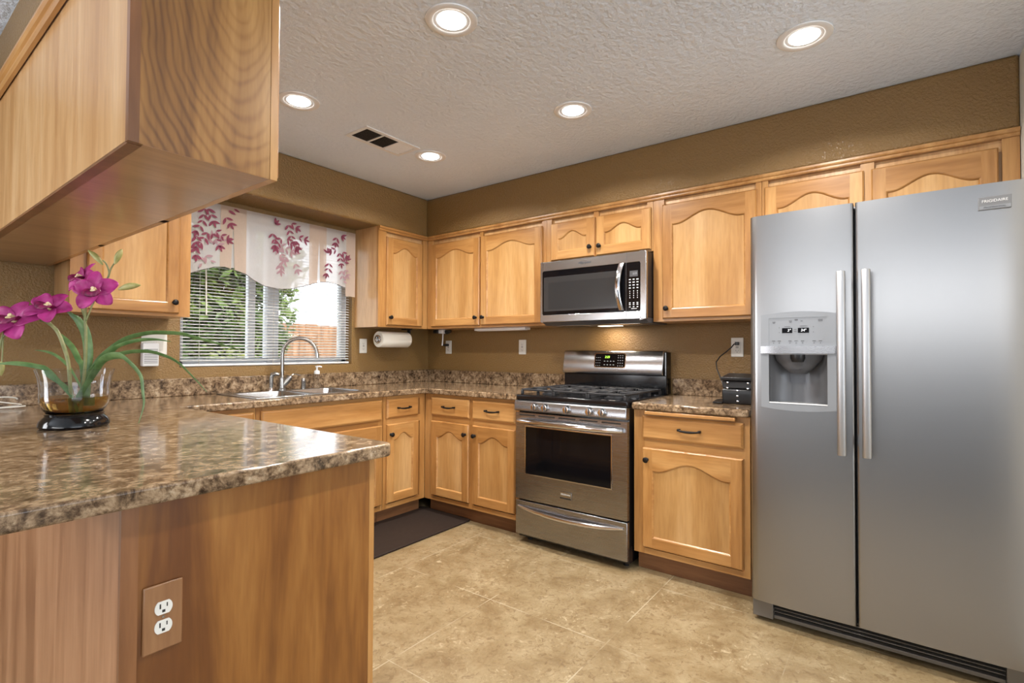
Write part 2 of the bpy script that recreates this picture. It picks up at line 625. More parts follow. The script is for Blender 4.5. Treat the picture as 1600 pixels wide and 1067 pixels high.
struct('floor', MB().box(XL - .15, .15, YF - .15, .15, -.1, 0), FLOOR, 'tan travertine look vinyl floor of the kitchen')
mb = MB(); mb.box(XL, -3.5, YF, -.002, .0, .012); mb.box(-3.5, -.002, YF, -4.4, .0, .012)
struct('trim_5', mb, plaster('grey_carpet', (.10, .098, .095), .95, .5, 300), 'grey carpet of the great room behind the viewpoint')
struct('ceiling', MB().box(XL - .15, .15, YF - .15, .15, CZ, CZ + .1), CEIL, 'white textured ceiling over the whole room')
# window wall with its opening
WX0, WX1, WZ0, WZ1 = -2.02, -.818, 1.083, 2.045
mb = MB()
mb.box(-4.38, WX0, 0, .15, 0, CZ); mb.box(XL, -6.62, 0, .15, 0, CZ); mb.box(-6.62, -4.38, 0, .15, 2.07, CZ); mb.box(WX1, .15, 0, .15, 0, CZ)  # gap at the far left is added, so fill light reaches the hanging cabinet
mb.box(WX0, WX1, 0, .15, 0, WZ0); mb.box(WX0, WX1, 0, .15, WZ1, CZ)
struct('wall_back', mb, WALL, 'tan textured wall with the window above the sink')
struct('wall_right', MB().box(0, .15, YF, 0, 0, CZ), WALL, 'tan textured wall behind the range')
struct('wall_partition', MB().box(-1.25, 0, -3.96, -3.836, 0, CZ), CREAM, 'cream wall end right of the refrigerator', bevel=.012)
mb = MB()  # unseen left and front walls, each with an opening shaped for the fill light
mb.box(XL - .15, XL, -7.5, -5.8, 0, CZ); mb.box(XL - .15, XL, -1.4, .15, 0, CZ)
mb.box(XL - .15, XL, -5.8, -1.4, 0, 1.73); mb.box(XL - .15, XL, -5.8, -1.4, 2.07, CZ)
struct('wall_left', mb, GREYW, 'pale grey far wall of the great room')
mb = MB()
mb.box(XL, -5.55, YF - .15, YF, 0, CZ); mb.box(-1.65, .15, YF - .15, YF, 0, CZ); mb.box(-5.55, -1.65, YF - .15, YF, 2.32, CZ)
struct('wall_front', mb, GREYW, 'pale grey rear wall of the great room')
# soffits (one plaster body per run, rounded lower edge)
mb = MB()
mb.box(-SD, -.0, -3.836, -.0, SB, CZ)
struct('trim_1', mb, WALL, 'tan textured soffit above the range wall cabinets', bevel=.014, seg=3)
mb = MB()
mb.box(-2.60, -SD, -SD, 0, SB, CZ)
struct('trim_2', mb, WALL, 'tan textured soffit above the window', bevel=.014, seg=3)
mb = MB()
mb.box(-2.885, -2.605, -2.165, 0, SB, CZ)
struct('trim_3', mb, WALL, 'tan soffit above the hanging cabinet', bevel=.014, seg=3)
# window: sliding vinyl unit set into the opening
mb = MB()
fy0, fy1 = .075, .135
mb.box(WX0, WX0 + .045, fy0, fy1, WZ0, WZ1); mb.box(WX1 - .045, WX1, fy0, fy1, WZ0, WZ1)
mb.box(WX0, WX1, fy0, fy1, WZ0, WZ0 + .05); mb.box(WX0, WX1, fy0, fy1, WZ1 - .04, WZ1)
mb.box(-1.455, -1.375, fy0 - .01, fy1, WZ0, WZ1)      # meeting stiles
mb.box(-1.575, -1.530, fy0 + .01, fy1, WZ0, WZ1)
win = struct('window_1', mb, WHITEW, 'white sliding window over the sink', bevel=.004)
mb = MB(); mb.box(WX0 + .04, -1.56, .104, .108, WZ0 + .04, WZ1 - .03)
mb.build('window_pane', PANE, win, smooth=0)
mb = MB(); mb.box(-1.55, -1.44, .104, .108, WZ0 + .04, WZ1 - .03)
mb.build('window_pane', PANE, win, smooth=0)
mb = MB(); mb.box(-1.38, WX1 - .04, .104, .108, WZ0 + .04, WZ1 - .03)
mb.build('window_pane', PANE, win, smooth=0)


# ------------------------------------------------------------------ cabinets
def offset_loop(pts, d):
    n = len(pts)
    out = []
    for i in range(n):
        p, a, b = Vector(pts[i]), Vector(pts[i - 1]), Vector(pts[(i + 1) % n])
        e1, e2 = (p - a).normalized(), (b - p).normalized()
        n1, n2 = Vector((-e1.y, e1.x)), Vector((-e2.y, e2.x))
        k = n1 + n2
        k = k / max(.3, k.dot(n1)) if k.length > 1e-6 else n1
        out.append((p.x + k.x * d, p.y + k.y * d))
    return out


def make_door(parent, x0, x1, z0, z1, y, arch, knob, knobz, mats=None):
    """cathedral door; its back lies on y, it stands 19 mm proud towards -y"""
    wv, wh, pn = mats or (WV, WH, PANEL)
    yf = y - .019
    ch = .006
    st = min(.056, (x1 - x0) * .2)
    ox0, ox1, oz0, oz1 = x0 + st, x1 - st, z0 + .055, z1 - .062
    # opening contour, counter-clockwise seen from the front
    N = 28
    top = []
    cx, hw = (ox0 + ox1) / 2, (ox1 - ox0) / 2
    for i in range(N + 1):
        t = 1 - 2 * i / N
        s = min(1, abs(t) / .86)
        h = arch * (.5 + .5 * math.cos(math.pi * s)) ** .85
        top.append((cx + t * hw, oz1 - arch + h + (0 if arch == 0 else .0)))
    C0 = [(ox0, oz0), (ox1, oz0)] + top
    C1 = offset_loop(C0, .004)
    C2 = offset_loop(C0, .009)
    mb = MB()
    fx0, fx1, fz0, fz1 = x0 + ch, x1 - ch, z0 + ch, z1 - ch
    y3 = lambda p, yy: (p[0], yy, p[1])
    mb.poly([(fx0, yf, fz0), (ox0, yf, fz0), (ox0, yf, fz1), (fx0, yf, fz1)], 0)
    mb.poly([(ox1, yf, fz0), (fx1, yf, fz0), (fx1, yf, fz1), (ox1, yf, fz1)], 0)
    mb.poly([(ox0, yf, fz0), (ox1, yf, fz0), (ox1, yf, oz0), (ox0, yf, oz0)], 1)
    for a, b in zip(top, top[1:]):
        mb.poly([(a[0], yf, a[1]), (a[0], yf, fz1), (b[0], yf, fz1), (b[0], yf, b[1])], 1)
    # lip down to the panel
    for A, ya, B, yb in ((C0, yf, C1, yf + .002), (C1, yf + .002, C2, yf + .0085)):
        n = len(A)
        for i in range(n):
            j = (i + 1) % n
            mb.poly([y3(A[i], ya), y3(A[j], ya), y3(B[j], yb), y3(B[i], yb)], 1)
    # routed outer edge and sides
    o1 = [(fx0, fz0), (fx1, fz0), (fx1, fz1), (fx0, fz1)]
    o2 = [(x0, z0), (x1, z0), (x1, z1), (x0, z1)]
    for A, ya, B, yb in ((o1, yf, o2, yf + .007), (o2, yf + .007, o2, y)):
        for i in range(4):
            j = (i + 1) % 4
            mb.poly([y3(A[i], ya), y3(A[j], ya), y3(B[j], yb), y3(B[i], yb)], 0 if i % 2 else 1)
    d = mb.build('door', [wv, wh], parent, smooth=0)
    bmn = MB()
    C3 = offset_loop(C0, .0085)
    bmn.poly([y3(p, yf + .0083) for p in C3], 0)
    bmn.poly([y3(p, yf + .016) for p in reversed(C3)], 0)
    bmn.build('door_panel', pn, d, smooth=0)
    if knob:
        kx = x0 + .028 if knob == 'l' else x1 - .028
        make_knob(d, kx, yf, knobz)
    return d


def make_knob(parent, x, y, z):
    MB().lathe([(.010, 0), (.0095, .003), (.0055, .005), (.0052, .013), (.009, .016), (.0145, .019), (.0155, .023), (.0135, .027), (.006, .029)],
               (x, y, z), 'y', 18).build('knob', KNOB, parent, smooth=60)


def make_drawer(parent, x0, x1, z0, z1, y, pull=True):
    yf = y - .019
    mb = MB()
    A = [(x0 + .012, z0 + .012), (x1 - .012, z0 + .012), (x1 - .012, z1 - .012), (x0 + .012, z1 - .012)]
    A2 = [(x0 + .008, z0 + .008), (x1 - .008, z0 + .008), (x1 - .008, z1 - .008), (x0 + .008, z1 - .008)]
    B = [(x0, z0), (x1, z0), (x1, z1), (x0, z1)]
    q = lambda l, yy: [(p[0], yy, p[1]) for p in l]
    mb.loft([q(A, yf), q(A2, yf + .0015), q(B, yf + .008), q(B, y)])
    d = mb.build('drawer_front', WH, parent, smooth=0)
    if pull:
        make_pull(d, (x0 + x1) / 2, yf, (z0 + z1) / 2 + .002)
    return d


def make_pull(parent, x, y, z):
    mb = MB()
    hw = .052
    for s in (-1, 1):
        mb.box(x + s * hw - .006, x + s * hw + .006, y, y - .022, z - .006, z + .006)
    pts = [(x + hw * 1.08 * t, y - .022 - .004 * (1 - t * t), z - .005 * (1 - t * t)) for t in [k / 8 - 1 for k in range(17)]]
    mb.tube(pts, [.0058 - .0016 * math.cos(k / 16 * math.pi * 2 - math.pi) * -.6 for k in range(17)], 8)
    mb.build('pull_handle', KNOB, parent, bevel=.001)


def cabinet(name, label, group, loc, rz, w, depth, z1, toe=0, fronts=(), mull=(), rails=(), side=None, z0=0, mats=None, ends=(.038, .038), cat='cabinet', ctop=None):
    """local frame: x along the run from the left end, front towards -y, z up from the cabinet's own base"""
    t = thing(name, label, cat, loc, rz, group)
    zb = z0 + toe
    mb = MB()
    mb.box(.0005, w - .0005, -depth + .019, -.003, zb, ctop or z1)
    mb.build('carcass', side or SIDE, t, smooth=0)
    mb = MB()
    f0, f1 = -depth, -depth + .019
    for a, b in [(0, ends[0]), (w - ends[1], w)] + list(mull):
        mb.box(a, b, f0, f1, zb, z1, 0)
    for a, b in [(zb, zb + .03), (z1 - .035, z1)] + list(rails):
        xs = [ends[0]] + [v for ab in sorted(mull) for v in ab] + [w - ends[1]]
        for k in range(0, len(xs), 2):
            mb.box(xs[k], xs[k + 1], f0 + .0002, f1, a, b, 1)
    mb.build('face_frame', [WV, WH], t, smooth=0)
    if toe:
        mb = MB(); mb.box(0, w, -depth + .075, -depth + .06, z0, zb)
        mb.build('toe_kick', TOE, t, smooth=0)
    for f in fronts:
        if f[0] == 'door':
            _, x0, x1, a, b, arch, knob, kz = f
            make_door(t, x0, x1, a, b, -depth, arch, knob, kz, mats)
        else:
            _, x0, x1, a, b, pull = f
            make_drawer(t, x0, x1, a, b, -depth, pull)
    return t


RW = R(-90)
UZ, UH = 1.368, 2.134 - 1.368   # wall cabinets: base height, height
dz0, dz1 = 1.384 - UZ, 2.062 - UZ
kz = 1.443 - UZ
AR = .052
# window wall, right of the window
x0 = -.795
cabinet('wall_cabinet', 'narrow honey wood wall cabinet between the window and the corner', 'wall cabinets', (x0, 0, UZ), 0, .795 - .2895, SD, UH, fronts=[
    ('door', -.724 - x0, -.360 - x0, dz0, dz1, AR, 'l', kz)], ends=(.075, .05))
# corner block behind the two meeting cabinets belongs to the range wall one
Y0 = -.292
cabinet('wall_cabinet', 'two door honey wood wall cabinet left of the microwave', 'wall cabinets', (0, Y0, UZ), RW, 1.475 - .292, SD, UH, fronts=[
    ('door', .348 + Y0, .870 + Y0, dz0, dz1, AR, 'r', kz), ('door', .886 + Y0, 1.441 + Y0, dz0, dz1, AR, 'l', kz)],
    mull=[(.862 + Y0, .895 + Y0)], ends=(.06, .04))
Y0 = -1.477
mz = 1.797
cabinet('wall_cabinet', 'short two door honey wood cabinet directly above the microwave', 'wall cabinets', (0, Y0, mz), RW, 2.241 - 1.477, SD, 2.134 - mz, fronts=[
    ('door', 1.517 + Y0, 1.852 + Y0, .010, 2.062 - mz, .045, 'r', 1.868 - mz), ('door', 1.864 + Y0, 2.231 + Y0, .010, 2.062 - mz, .045, 'l', 1.866 - mz)],
    mull=[(1.84 + Y0, 1.875 + Y0)])
Y0 = -2.243
cabinet('wall_cabinet', 'tall single door honey wood wall cabinet between microwave and refrigerator', 'wall cabinets', (0, Y0, UZ), RW, 2.843 - 2.243, SD, UH, fronts=[
    ('door', 2.303 + Y0, 2.820 + Y0, dz0, dz1, .058, 'l', kz)], ends=(.065, .03))
Y0 = -2.845
fz = 1.83
cabinet('wall_cabinet', 'two door honey wood cabinet partly hidden above the refrigerator', 'wall cabinets', (0, Y0, fz), RW, 3.833 - 2.845, SD, 2.134 - fz, fronts=[
    ('door', 2.859 + Y0, 3.294 + Y0, -.0 + .012, 2.062 - fz, .055, None, 0), ('door', 3.323 + Y0, 3.766 + Y0, .012, 2.062 - fz, .055, None, 0)],
    mull=[(3.28 + Y0, 3.335 + Y0)], ends=(.03, .055))
# left of the window
x0 = -2.595
cabinet('wall_cabinet', 'honey wood wall cabinet left of the window, behind the purple orchid', 'wall cabinets', (x0, 0, UZ), 0, 2.595 - 2.078, SD, UH, fronts=[
    ('door', .062, -2.135 - x0, dz0, dz1, AR, 'r', kz)], ends=(.065, .06))
# hanging cabinet over the peninsula, doors to the kitchen (+x)
HX0, HX1, HY = -2.9136, -2.607, -2.188
hz = 1.61
hc = thing('hanging_cabinet', 'large wooden cabinet hanging from the ceiling above the peninsula', 'cabinet', (HX0, HY, hz), R(90))
# local: x -> +y, -y -> +x ; local y runs from 0 (outer face) to -(depth)
hd, hl, hh = HX1 - HX0, -HY, SB - hz
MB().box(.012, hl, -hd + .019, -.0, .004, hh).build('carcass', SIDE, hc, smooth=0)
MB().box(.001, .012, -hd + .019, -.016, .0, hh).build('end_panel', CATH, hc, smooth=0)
mb = MB(); mb.box(-.001, .016, -.016, .003, 0, hh)
mb.build('corner_stile', DARKW, hc, smooth=0)
mb = MB(); mb.box(.002, hl - .002, -hd + .020, -.024, -.001, .004)
mb.build('underside', BOTT, hc, smooth=0)
MB().box(.014, hl - .002, -.024, .0, -.0015, .005).build('underside_edge', DARKW, hc, smooth=0)
mb = MB()
for a, b in [(0, .04), (.67, .71), (1.33, 1.37), (hl - .33, hl - .29)]:
    mb.box(a, b, -hd, -hd + .018, 0, hh, 0)
for a, b in [(.0, .03), (hh - .035, hh)]:
    mb.box(.04, hl - .33, -hd, -hd + .018, a, b, 1)
mb.box(hl - .29, hl, -hd, -hd + .018, 0, hh, 0)
mb.build('face_frame', [WV, WH], hc, smooth=0)
for a, b in [(.025, .68), (.70, 1.34), (1.36, hl - .335)]:
    make_door(hc, a, b, .013, hh - .06, -hd, AR, None, .06)
# crown mouldings
def crown(name, label, runs):
    mb = MB()
    for (ax, d, p, q) in runs:     # ax: run axis, d: face coordinate, p..q extent ; profile grows out of the face
        prof = [(0, 2.100), (.006, 2.100), (.009, 2.106), (.009, 2.114), (.014, 2.117), (.017, 2.124), (.017, 2.1335), (0, 2.1335)]
        sgn = -1
        if ax == 'x':
            mb.loft([[(p, d + sgn * u, v) for u, v in prof], [(q, d + sgn * u, v) for u, v in prof]])
        elif ax == 'y':
            mb.loft([[(d + sgn * u, p, v) for u, v in prof], [(d + sgn * u, q, v) for u, v in prof]])
    return P(mb.build(name, WH, None, smooth=0), label, 'moulding')


crown('crown_moulding', 'thin wooden moulding along the top of the range wall cabinets', [('y', -SD - .0005, -3.833, -SD), ('x', -SD - .0005, -.795, -SD - .0005)])
crown('crown_moulding', 'thin wooden moulding on top of the cabinet left of the window', [('x', -SD - .0005, -2.588, -2.078)])
mb = MB()
prof = [(0, 2.090), (.010, 2.090), (.013, 2.100), (.012, 2.112), (.018, 2.116), (.022, 2.126), (.022, 2.1335), (0, 2.1335)]
mb.loft([[(HX0 - .0045 - u, -2.195, v) for u, v in prof], [(HX0 - .0045 - u, -.005, v) for u, v in prof]])
P(mb.build('crown_moulding', WY, None, smooth=0), 'thick wooden moulding along the top of the hanging cabinet', 'moulding')

# base cabinets
BD, BT = .616, .875
def bz(z): return z
dr = (.722, .853)
bd = (.145, .681)
x0 = -1.003
cabinet('base_cabinet', 'honey wood base cabinet with one drawer and one door, left side of the inner corner', 'base cabinets', (x0, 0, 0), 0, 1.003 - .6165, BD, BT, .105, [
    ('drawer', -.981 - x0, -.694 - x0, *dr, True), ('door', -.978 - x0, -.690 - x0, *bd, .045, 'l', .612)], rails=[(.678, .725)], ends=(.035, .05))
x0 = -1.870
cabinet('base_cabinet', 'honey wood sink base with a long plain false drawer front', 'base cabinets', (x0, 0, 0), 0, 1.868 - 1.005, BD, BT, .105, [
    ('drawer', -1.845 - x0, -1.021 - x0, .716, .853, False), ('door', -1.845 - x0, -1.436 - x0, *bd, .05, 'r', .612), ('door', -1.430 - x0, -1.019 - x0, *bd, .05, 'l', .612)],
    rails=[(.678, .72)], ctop=.70)
x0 = -2.285
cabinet('base_cabinet', 'honey wood base cabinet mostly hidden beside the peninsula, left of the sink base', 'base cabinets', (x0, 0, 0), 0, 2.285 - 1.872, BD, BT, .105, [
    ('drawer', -2.255 - x0, -1.884 - x0, *dr, True), ('door', -2.255 - x0, -1.884 - x0, *bd, .045, 'l', .612)], rails=[(.678, .725)])
Y0 = -.62
cabinet('base_cabinet', 'honey wood base cabinet with two drawers and two doors, left of the range', 'base cabinets', (0, Y0, 0), RW, 1.486 - .62, BD, BT, .105, [
    ('drawer', .697 + Y0, 1.066 + Y0, *dr, True), ('drawer', 1.093 + Y0, 1.460 + Y0, *dr, True),
    ('door', .698 + Y0, 1.062 + Y0, *bd, .048, 'r', .612), ('door', 1.094 + Y0, 1.460 + Y0, *bd, .048, 'l', .612)],
    mull=[(1.055 + Y0, 1.1 + Y0)], rails=[(.678, .725)], ends=(.085, .035))
Y0 = -2.262
rb = cabinet('base_cabinet', 'honey wood base cabinet with pull out board, right of the range', 'base cabinets', (0, Y0, 0), RW, 2.85 - 2.262, BD, BT, .105, [
    ('drawer', 2.314 + Y0, 2.823 + Y0, .722, .846, True), ('door', 2.314 + Y0, 2.822 + Y0, .143, .674, .055, 'l', .612)], rails=[(.672, .725)], ends=(.06, .035))
mb = MB(); mb.box(2.334 + Y0, 2.792 + Y0, -BD - .038, -BD - .0, .853, .872)
mb.build('pull_out_board', WH, rb, bevel=.004)

# peninsula base
PX0, PX1, PY = -2.908, -2.288, -2.17
pn = thing('peninsula_cabinet', 'large brown wooden peninsula base in the foreground under the bar counter', 'cabinet', (PX0, PY, 0), R(90))
pl, pd = -PY - .005, PX1 - PX0
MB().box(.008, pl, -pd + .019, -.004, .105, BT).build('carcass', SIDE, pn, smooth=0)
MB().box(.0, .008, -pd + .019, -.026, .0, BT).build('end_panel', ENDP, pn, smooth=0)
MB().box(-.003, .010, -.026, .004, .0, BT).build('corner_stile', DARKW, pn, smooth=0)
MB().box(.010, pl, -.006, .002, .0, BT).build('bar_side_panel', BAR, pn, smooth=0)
mb = MB()
for a, b in [(0, .04), (.70, .74), (1.44, pl - .6)]:
    mb.box(a, b, -pd, -pd + .018, .0 if a == 0 else .105, BT, 0)
for a, b in [(.105, .135), (.678, .725), (BT - .035, BT)]:
    mb.box(.04, pl - .61, -pd, -pd + .018, a, b, 1)
mb.build('face_frame', [WV, WH], pn, smooth=0)
MB().box(.04, pl - .6, -pd + .075, -pd + .06, 0, .105).build('toe_kick', TOE, pn, smooth=0)
for a, b in [(.075, .695), (.745, 1.40)]:
    make_drawer(pn, a, b, *dr, -pd)
    make_door(pn, a, b, *bd, -pd, AR, 'l', .612)

# ------------------------------------------------------------------ worktops
def slab(cells_x, cells_y, inside, z0, z1):
    """slab over grid cells chosen by inside(cx,cy); returns MB"""
    mb = MB()
    T, B = {}, {}
    def v(d, i, j, z):
        if (i, j) not in d:
            d[(i, j)] = mb.bm.verts.new((cells_x[i], cells_y[j], z))
        return d[(i, j)]
    nx, ny = len(cells_x) - 1, len(cells_y) - 1
    ins = lambda i, j: 0 <= i < nx and 0 <= j < ny and inside((cells_x[i] + cells_x[i + 1]) / 2, (cells_y[j] + cells_y[j + 1]) / 2)
    for i in range(nx):
        for j in range(ny):
            if not ins(i, j):
                continue
            mb.face([v(T, i, j, z1), v(T, i + 1, j, z1), v(T, i + 1, j + 1, z1), v(T, i, j + 1, z1)])
            mb.face([v(B, i, j, z0), v(B, i, j + 1, z0), v(B, i + 1, j + 1, z0), v(B, i + 1, j, z0)])
            for (di, dj, a, b) in ((-1, 0, (i, j + 1), (i, j)), (1, 0, (i + 1, j), (i + 1, j + 1)), (0, -1, (i, j), (i + 1, j)), (0, 1, (i + 1, j + 1), (i, j + 1))):
                if not ins(i + di, j + dj):
                    mb.face([v(T, *a, z1), v(T, *b, z1), v(B, *b, z0), v(B, *a, z0)])
    return mb


CT0, CT1 = .876, .914
SX0, SX1, SY0, SY1 = -1.84, -1.075, -.565, -.065       # sink outline
hx0, hx1, hy0, hy1 = SX0 + .02, SX1 - .02, SY0 + .02, SY1 - .02
cxs = sorted({-3.20, -2.25, hx0, hx1, -.655, -.003})
cys = sorted({-2.215, -1.493, -.655, hy0, hy1, -.003})
def inside(x, y):
    if hx0 < x < hx1 and hy0 < y < hy1:
        return False
    if x < -2.25:
        return True
    if y > -.655:
        return True
    return x > -.655 and y > -1.493
mb = slab(cxs, cys, inside, CT0, CT1)
# rounded free corner of the peninsula
ev = [e for e in mb.bm.edges if abs(e.verts[0].co.x + 2.25) < 1e-5 and abs(e.verts[1].co.x + 2.25) < 1e-5 and abs(e.verts[0].co.y + 2.215) < 1e-5 and abs(e.verts[1].co.y + 2.215) < 1e-5]
bmesh.ops.bevel(mb.bm, geom=ev, offset=.030, segments=5, affect='EDGES', profile=.5)
top = mb.build('countertop', LAM, None, bevel=.006, seg=3)
P(top, 'long brown granite look countertop running from the range round the sink to the bar', 'countertop')
MB().box(-3.20, -.023, -.022, -.003, CT1, 1.018).build('backsplash', LAM, top, bevel=.004)
MB().box(-.022, -.003, -1.478, -.003, CT1, 1.018).build('backsplash', LAM, top, bevel=.004)
mb = slab([-.655, -.003], [-2.852, -2.262], lambda x, y: True, CT0, CT1)
top2 = P(mb.build('countertop', LAM, None, bevel=.010, seg=3), 'short brown granite look countertop between range and refrigerator', 'countertop')
MB().box(-.022, -.003, -2.852, -2.262, CT1, 1.018).build('backsplash', LAM, top2, bevel=.004)

# ------------------------------------------------------------------ sink and things on its deck
sk = thing('sink', 'double bowl stainless steel sink set into the countertop below the window', 'sink', (0, 0, CT1))
mb = MB()
rim = .006
bowls = [(-1.800, -1.475, -.535, -.150), (-1.435, -1.112, -.535, -.150)]
xs = sorted({SX0, SX1} | {b[0] for b in bowls} | {b[1] for b in bowls}); ys = [SY0, -.535, -.150, SY1]
s2 = slab(xs, ys, lambda x, y: not any(b[0] < x < b[1] and b[2] < y < b[3] for b in bowls), .0, rim)
s2.build('sink_deck', SINKS, sk, bevel=.003)
for b in bowls:
    mb = MB()
    L0 = rrect(b[0], b[1], b[2], b[3], .05, 6)
    L1 = rrect(b[0] + .012, b[1] - .012, b[2] + .012, b[3] - .012, .06, 6)
    L2 = rrect(b[0] + .05, b[1] - .05, b[2] + .05, b[3] - .05, .06, 6)
    outer = rrect(b[0] - .003, b[1] + .003, b[2] - .003, b[3] + .003, .012, 6)
    mb.loft([[(x, y, rim + .0006) for x, y in outer], [(x, y, rim + .0004) for x, y in L0], [(x, y, rim - .004) for x, y in rrect(b[0] + .004, b[1] - .004, b[2] + .004, b[3] - .004, .05, 6)],
             [(x, y, -.15) for x, y in L1], [(x, y, -.178) for x, y in L2]], cap0=False, cap1=True)
    bo = mb.build('bowl', SINKS, sk, smooth=50, normals=False)
    cx, cy = (b[0] + b[1]) / 2, (b[2] + b[3]) / 2
    MB().lathe([(.042, -.1775), (.042, -.175), (.03, -.1765), (.0, -.1765)], (cx, cy, 0), seg=24).build('drain', CHROME, bo)

FX, FY = -1.44, -.105
zt = CT1 + rim
fa = thing('faucet', 'tall brushed steel gooseneck faucet behind the sink', 'faucet', (FX, FY, zt))
mb = MB()
mb.lathe([(.027, 0), (.027, .008), (.021, .014), (.0185, .07), (.0165, .09), (.0125, .10)], seg=24)
fa_b = mb.build('faucet_body', NICKEL, fa)
dx, dy = math.cos(R(-45)), math.sin(R(-45))
ar = .112
pts = [(0, 0, .05), (0, 0, .14), (0, 0, .237)]
for k in range(1, 19):
    t = math.pi * k / 18 * .97
    pts.append((dx * ar * (1 - math.cos(t)), dy * ar * (1 - math.cos(t)), .237 + ar * math.sin(t)))
MB().tube(pts, .0125, 14).build('spout', NICKEL, fa)
e = pts[-1]
MB().cyl((e[0], e[1], e[2]), (e[0] + dx * .002, e[1] + dy * .002, e[2] - .030), .0145, .013, 16).build('aerator', CHROME, fa)
lv = MB()
lv.tube([(.0, .0, .03), (.030, -.006, .058), (.052, -.010, .085)], [.020, .020, .0175], 14)
lv.lathe([(.018, -.004), (.018, .004)], (.0535, -.010, .088), seg=14)
lvo = lv.build('handle_body', NICKEL, fa)
MB().tube([(.055, -.010, .093), (.066, -.014, .104), (.09, -.02, .104), (.118, -.028, .094)], [.008, .0075, .006, .005], 10, flat=.6).build('lever', NICKEL, lvo)

sp = thing('side_sprayer', 'short bent brushed steel side sprayer left of the faucet', 'sprayer', (-1.515, -.105, zt))
MB().lathe([(.020, 0), (.020, .006), (.015, .012), (.0135, .02)], seg=20).build('base', CHROME, sp)
MB().tube([(0, 0, .015), (0, 0, .085), (.006, -.004, .104), (.022, -.016, .112), (.040, -.028, .106)], [.0125, .0145, .0155, .0145, .011], 14).build('spray_head', NICKEL, sp)
cp = MB().lathe([(.016, 0), (.016, .05), (.0165, .052), (.0165, .068), (.013, .073), (.0, .073)], seg=22)
P(cp.build('air_gap_cap', NICKEL, None), 'small round brushed steel cap on the sink deck right of the faucet', 'cap').location = (-1.285, -.105, zt)

sd = thing('soap_dispenser', 'clear plastic pump soap bottle behind the right sink bowl', 'soap dispenser', (-1.185, -.110, zt))
MB().lathe([(.012, 0), (.026, .001), (.028, .006), (.026, .03), (.014, .05), (.017, .065), (.020, .085), (.016, .098), (.012, .104)], seg=24).build('bottle', CLEARP, sd, smooth=60)
MB().lathe([(.019, .100), (.019, .118), (.014, .124), (.006, .126), (.006, .146), (.011, .148), (.012, .156), (.0, .157)], seg=20).build('pump', WHITE2, sd)
MB().tube([(0, 0, .152), (.014, -.012, .153), (.026, -.022, .149)], [.006, .005, .004], 8).build('nozzle', WHITE2, sd)

# ------------------------------------------------------------------ gas range (local: x to the right along the wall, -y towards the room)
RY = -1.496
rg = thing('gas_range', 'stainless steel and black freestanding gas range', 'stove', (0, RY, 0), RW)
RWID = .752
MB().box(.004, RWID - .004, -.640, -.03, .03, .884).build('body', BLACK, rg, bevel=.003)
for x in (.05, RWID - .05):
    for y in (-.58, -.10):
        MB().cyl((x, y, 0), (x, y, .032), .018, seg=14).build('foot', BLACKP, rg)
mb = MB()
mb.box(0, RWID, -.672, -.035, .884, .918)
mb.build('cooktop', BLACK, rg, bevel=.009, seg=3)
# control fascia
mb = MB()
mb.prism([(-.640, .816), (-.682, .816), (-.690, .824), (-.688, .874), (-.680, .883), (-.640, .883)], 'x', .001, RWID - .001)
fas = mb.build('control_fascia', STEELH, rg, bevel=.004)
for kx in (.160, .236, .385, .533, .611):
    k = MB()
    k.lathe([(.023, 0), (.0225, .004), (.0205, .008), (.0195, .026), (.016, .029)], (kx, -.6885, .851), 'y', 26)
    k.box(kx - .0045, kx + .0045, -.7165, -.724, .832, .870)
    ko = k.build('burner_knob', CHROME, fas, bevel=.0008)
    mb = MB(); mb.box(kx + .006, kx + .009, -.7170, -.7180, .834, .868)
    mb.build('knob_groove', BLACKP, ko, smooth=0)
# oven door
od0, od1 = .272, .806
mb = MB()
y0, y1 = -.672, -.642
wx0, wx1, wz0, wz1 = .078, .655, .433, .722
for b in ((.002, wx0, od0, od1), (wx1, RWID - .002, od0, od1), (wx0, wx1, od0, wz0), (wx0, wx1, wz1, od1)):
    mb.box(b[0], b[1], y0, y1, b[2], b[3])
bmesh.ops.remove_doubles(mb.bm, verts=mb.bm.verts, dist=1e-5)
door = mb.build('oven_door', STEELH, rg, smooth=0)
mb = MB()
for b in ((wx0 - .006, wx0, wz0 - .006, wz1 + .006), (wx1, wx1 + .006, wz0 - .006, wz1 + .006), (wx0, wx1, wz0 - .006, wz0), (wx0, wx1, wz1, wz1 + .006)):
    mb.box(b[0], b[1], y0 - .003, y0 + .004, b[2], b[3])
mb.build('window_trim', CHROME, door, smooth=0)
mb = MB(); mb.box(wx0, wx1, y0 + .002, y1, wz0, wz1)
mb.build('oven_window', GLASSB, door, smooth=0)
mb = MB()
for k in range(5):
    a = .03 + k * .142
    mb.box(a, a + .115, y0 - .0012, y0 + .002, .789, .797)
mb.build('vent_slots', SLOT, door, smooth=0)
mb = MB()
pts = []
for k in range(25):
    t = k / 12 - 1
    pts.append((RWID / 2 + t * .352, y0 - .012 - .038 * (1 - t ** 4), .757))
mb.tube(pts, [.010 + .006 * (1 - abs(k / 12 - 1) ** 3) for k in range(25)], 14, flat=1.15)
mb.build('door_handle', CHROME, door)
bdg = MB(); bdg.box(.327, .405, y0 - .0045, y0, .322, .365)
bo = bdg.build('badge', NICKEL, door, bevel=.001)
text('badge_lettering', 'FRIGIDAIRE', .0125, (.366, y0 - .0048, .350), INKW, bo)
mb = MB(); mb.box(.329, .403, y0 - .0052, y0 - .0044, .324, .333)
mb.build('badge_strip', SLOT, bo, smooth=0)
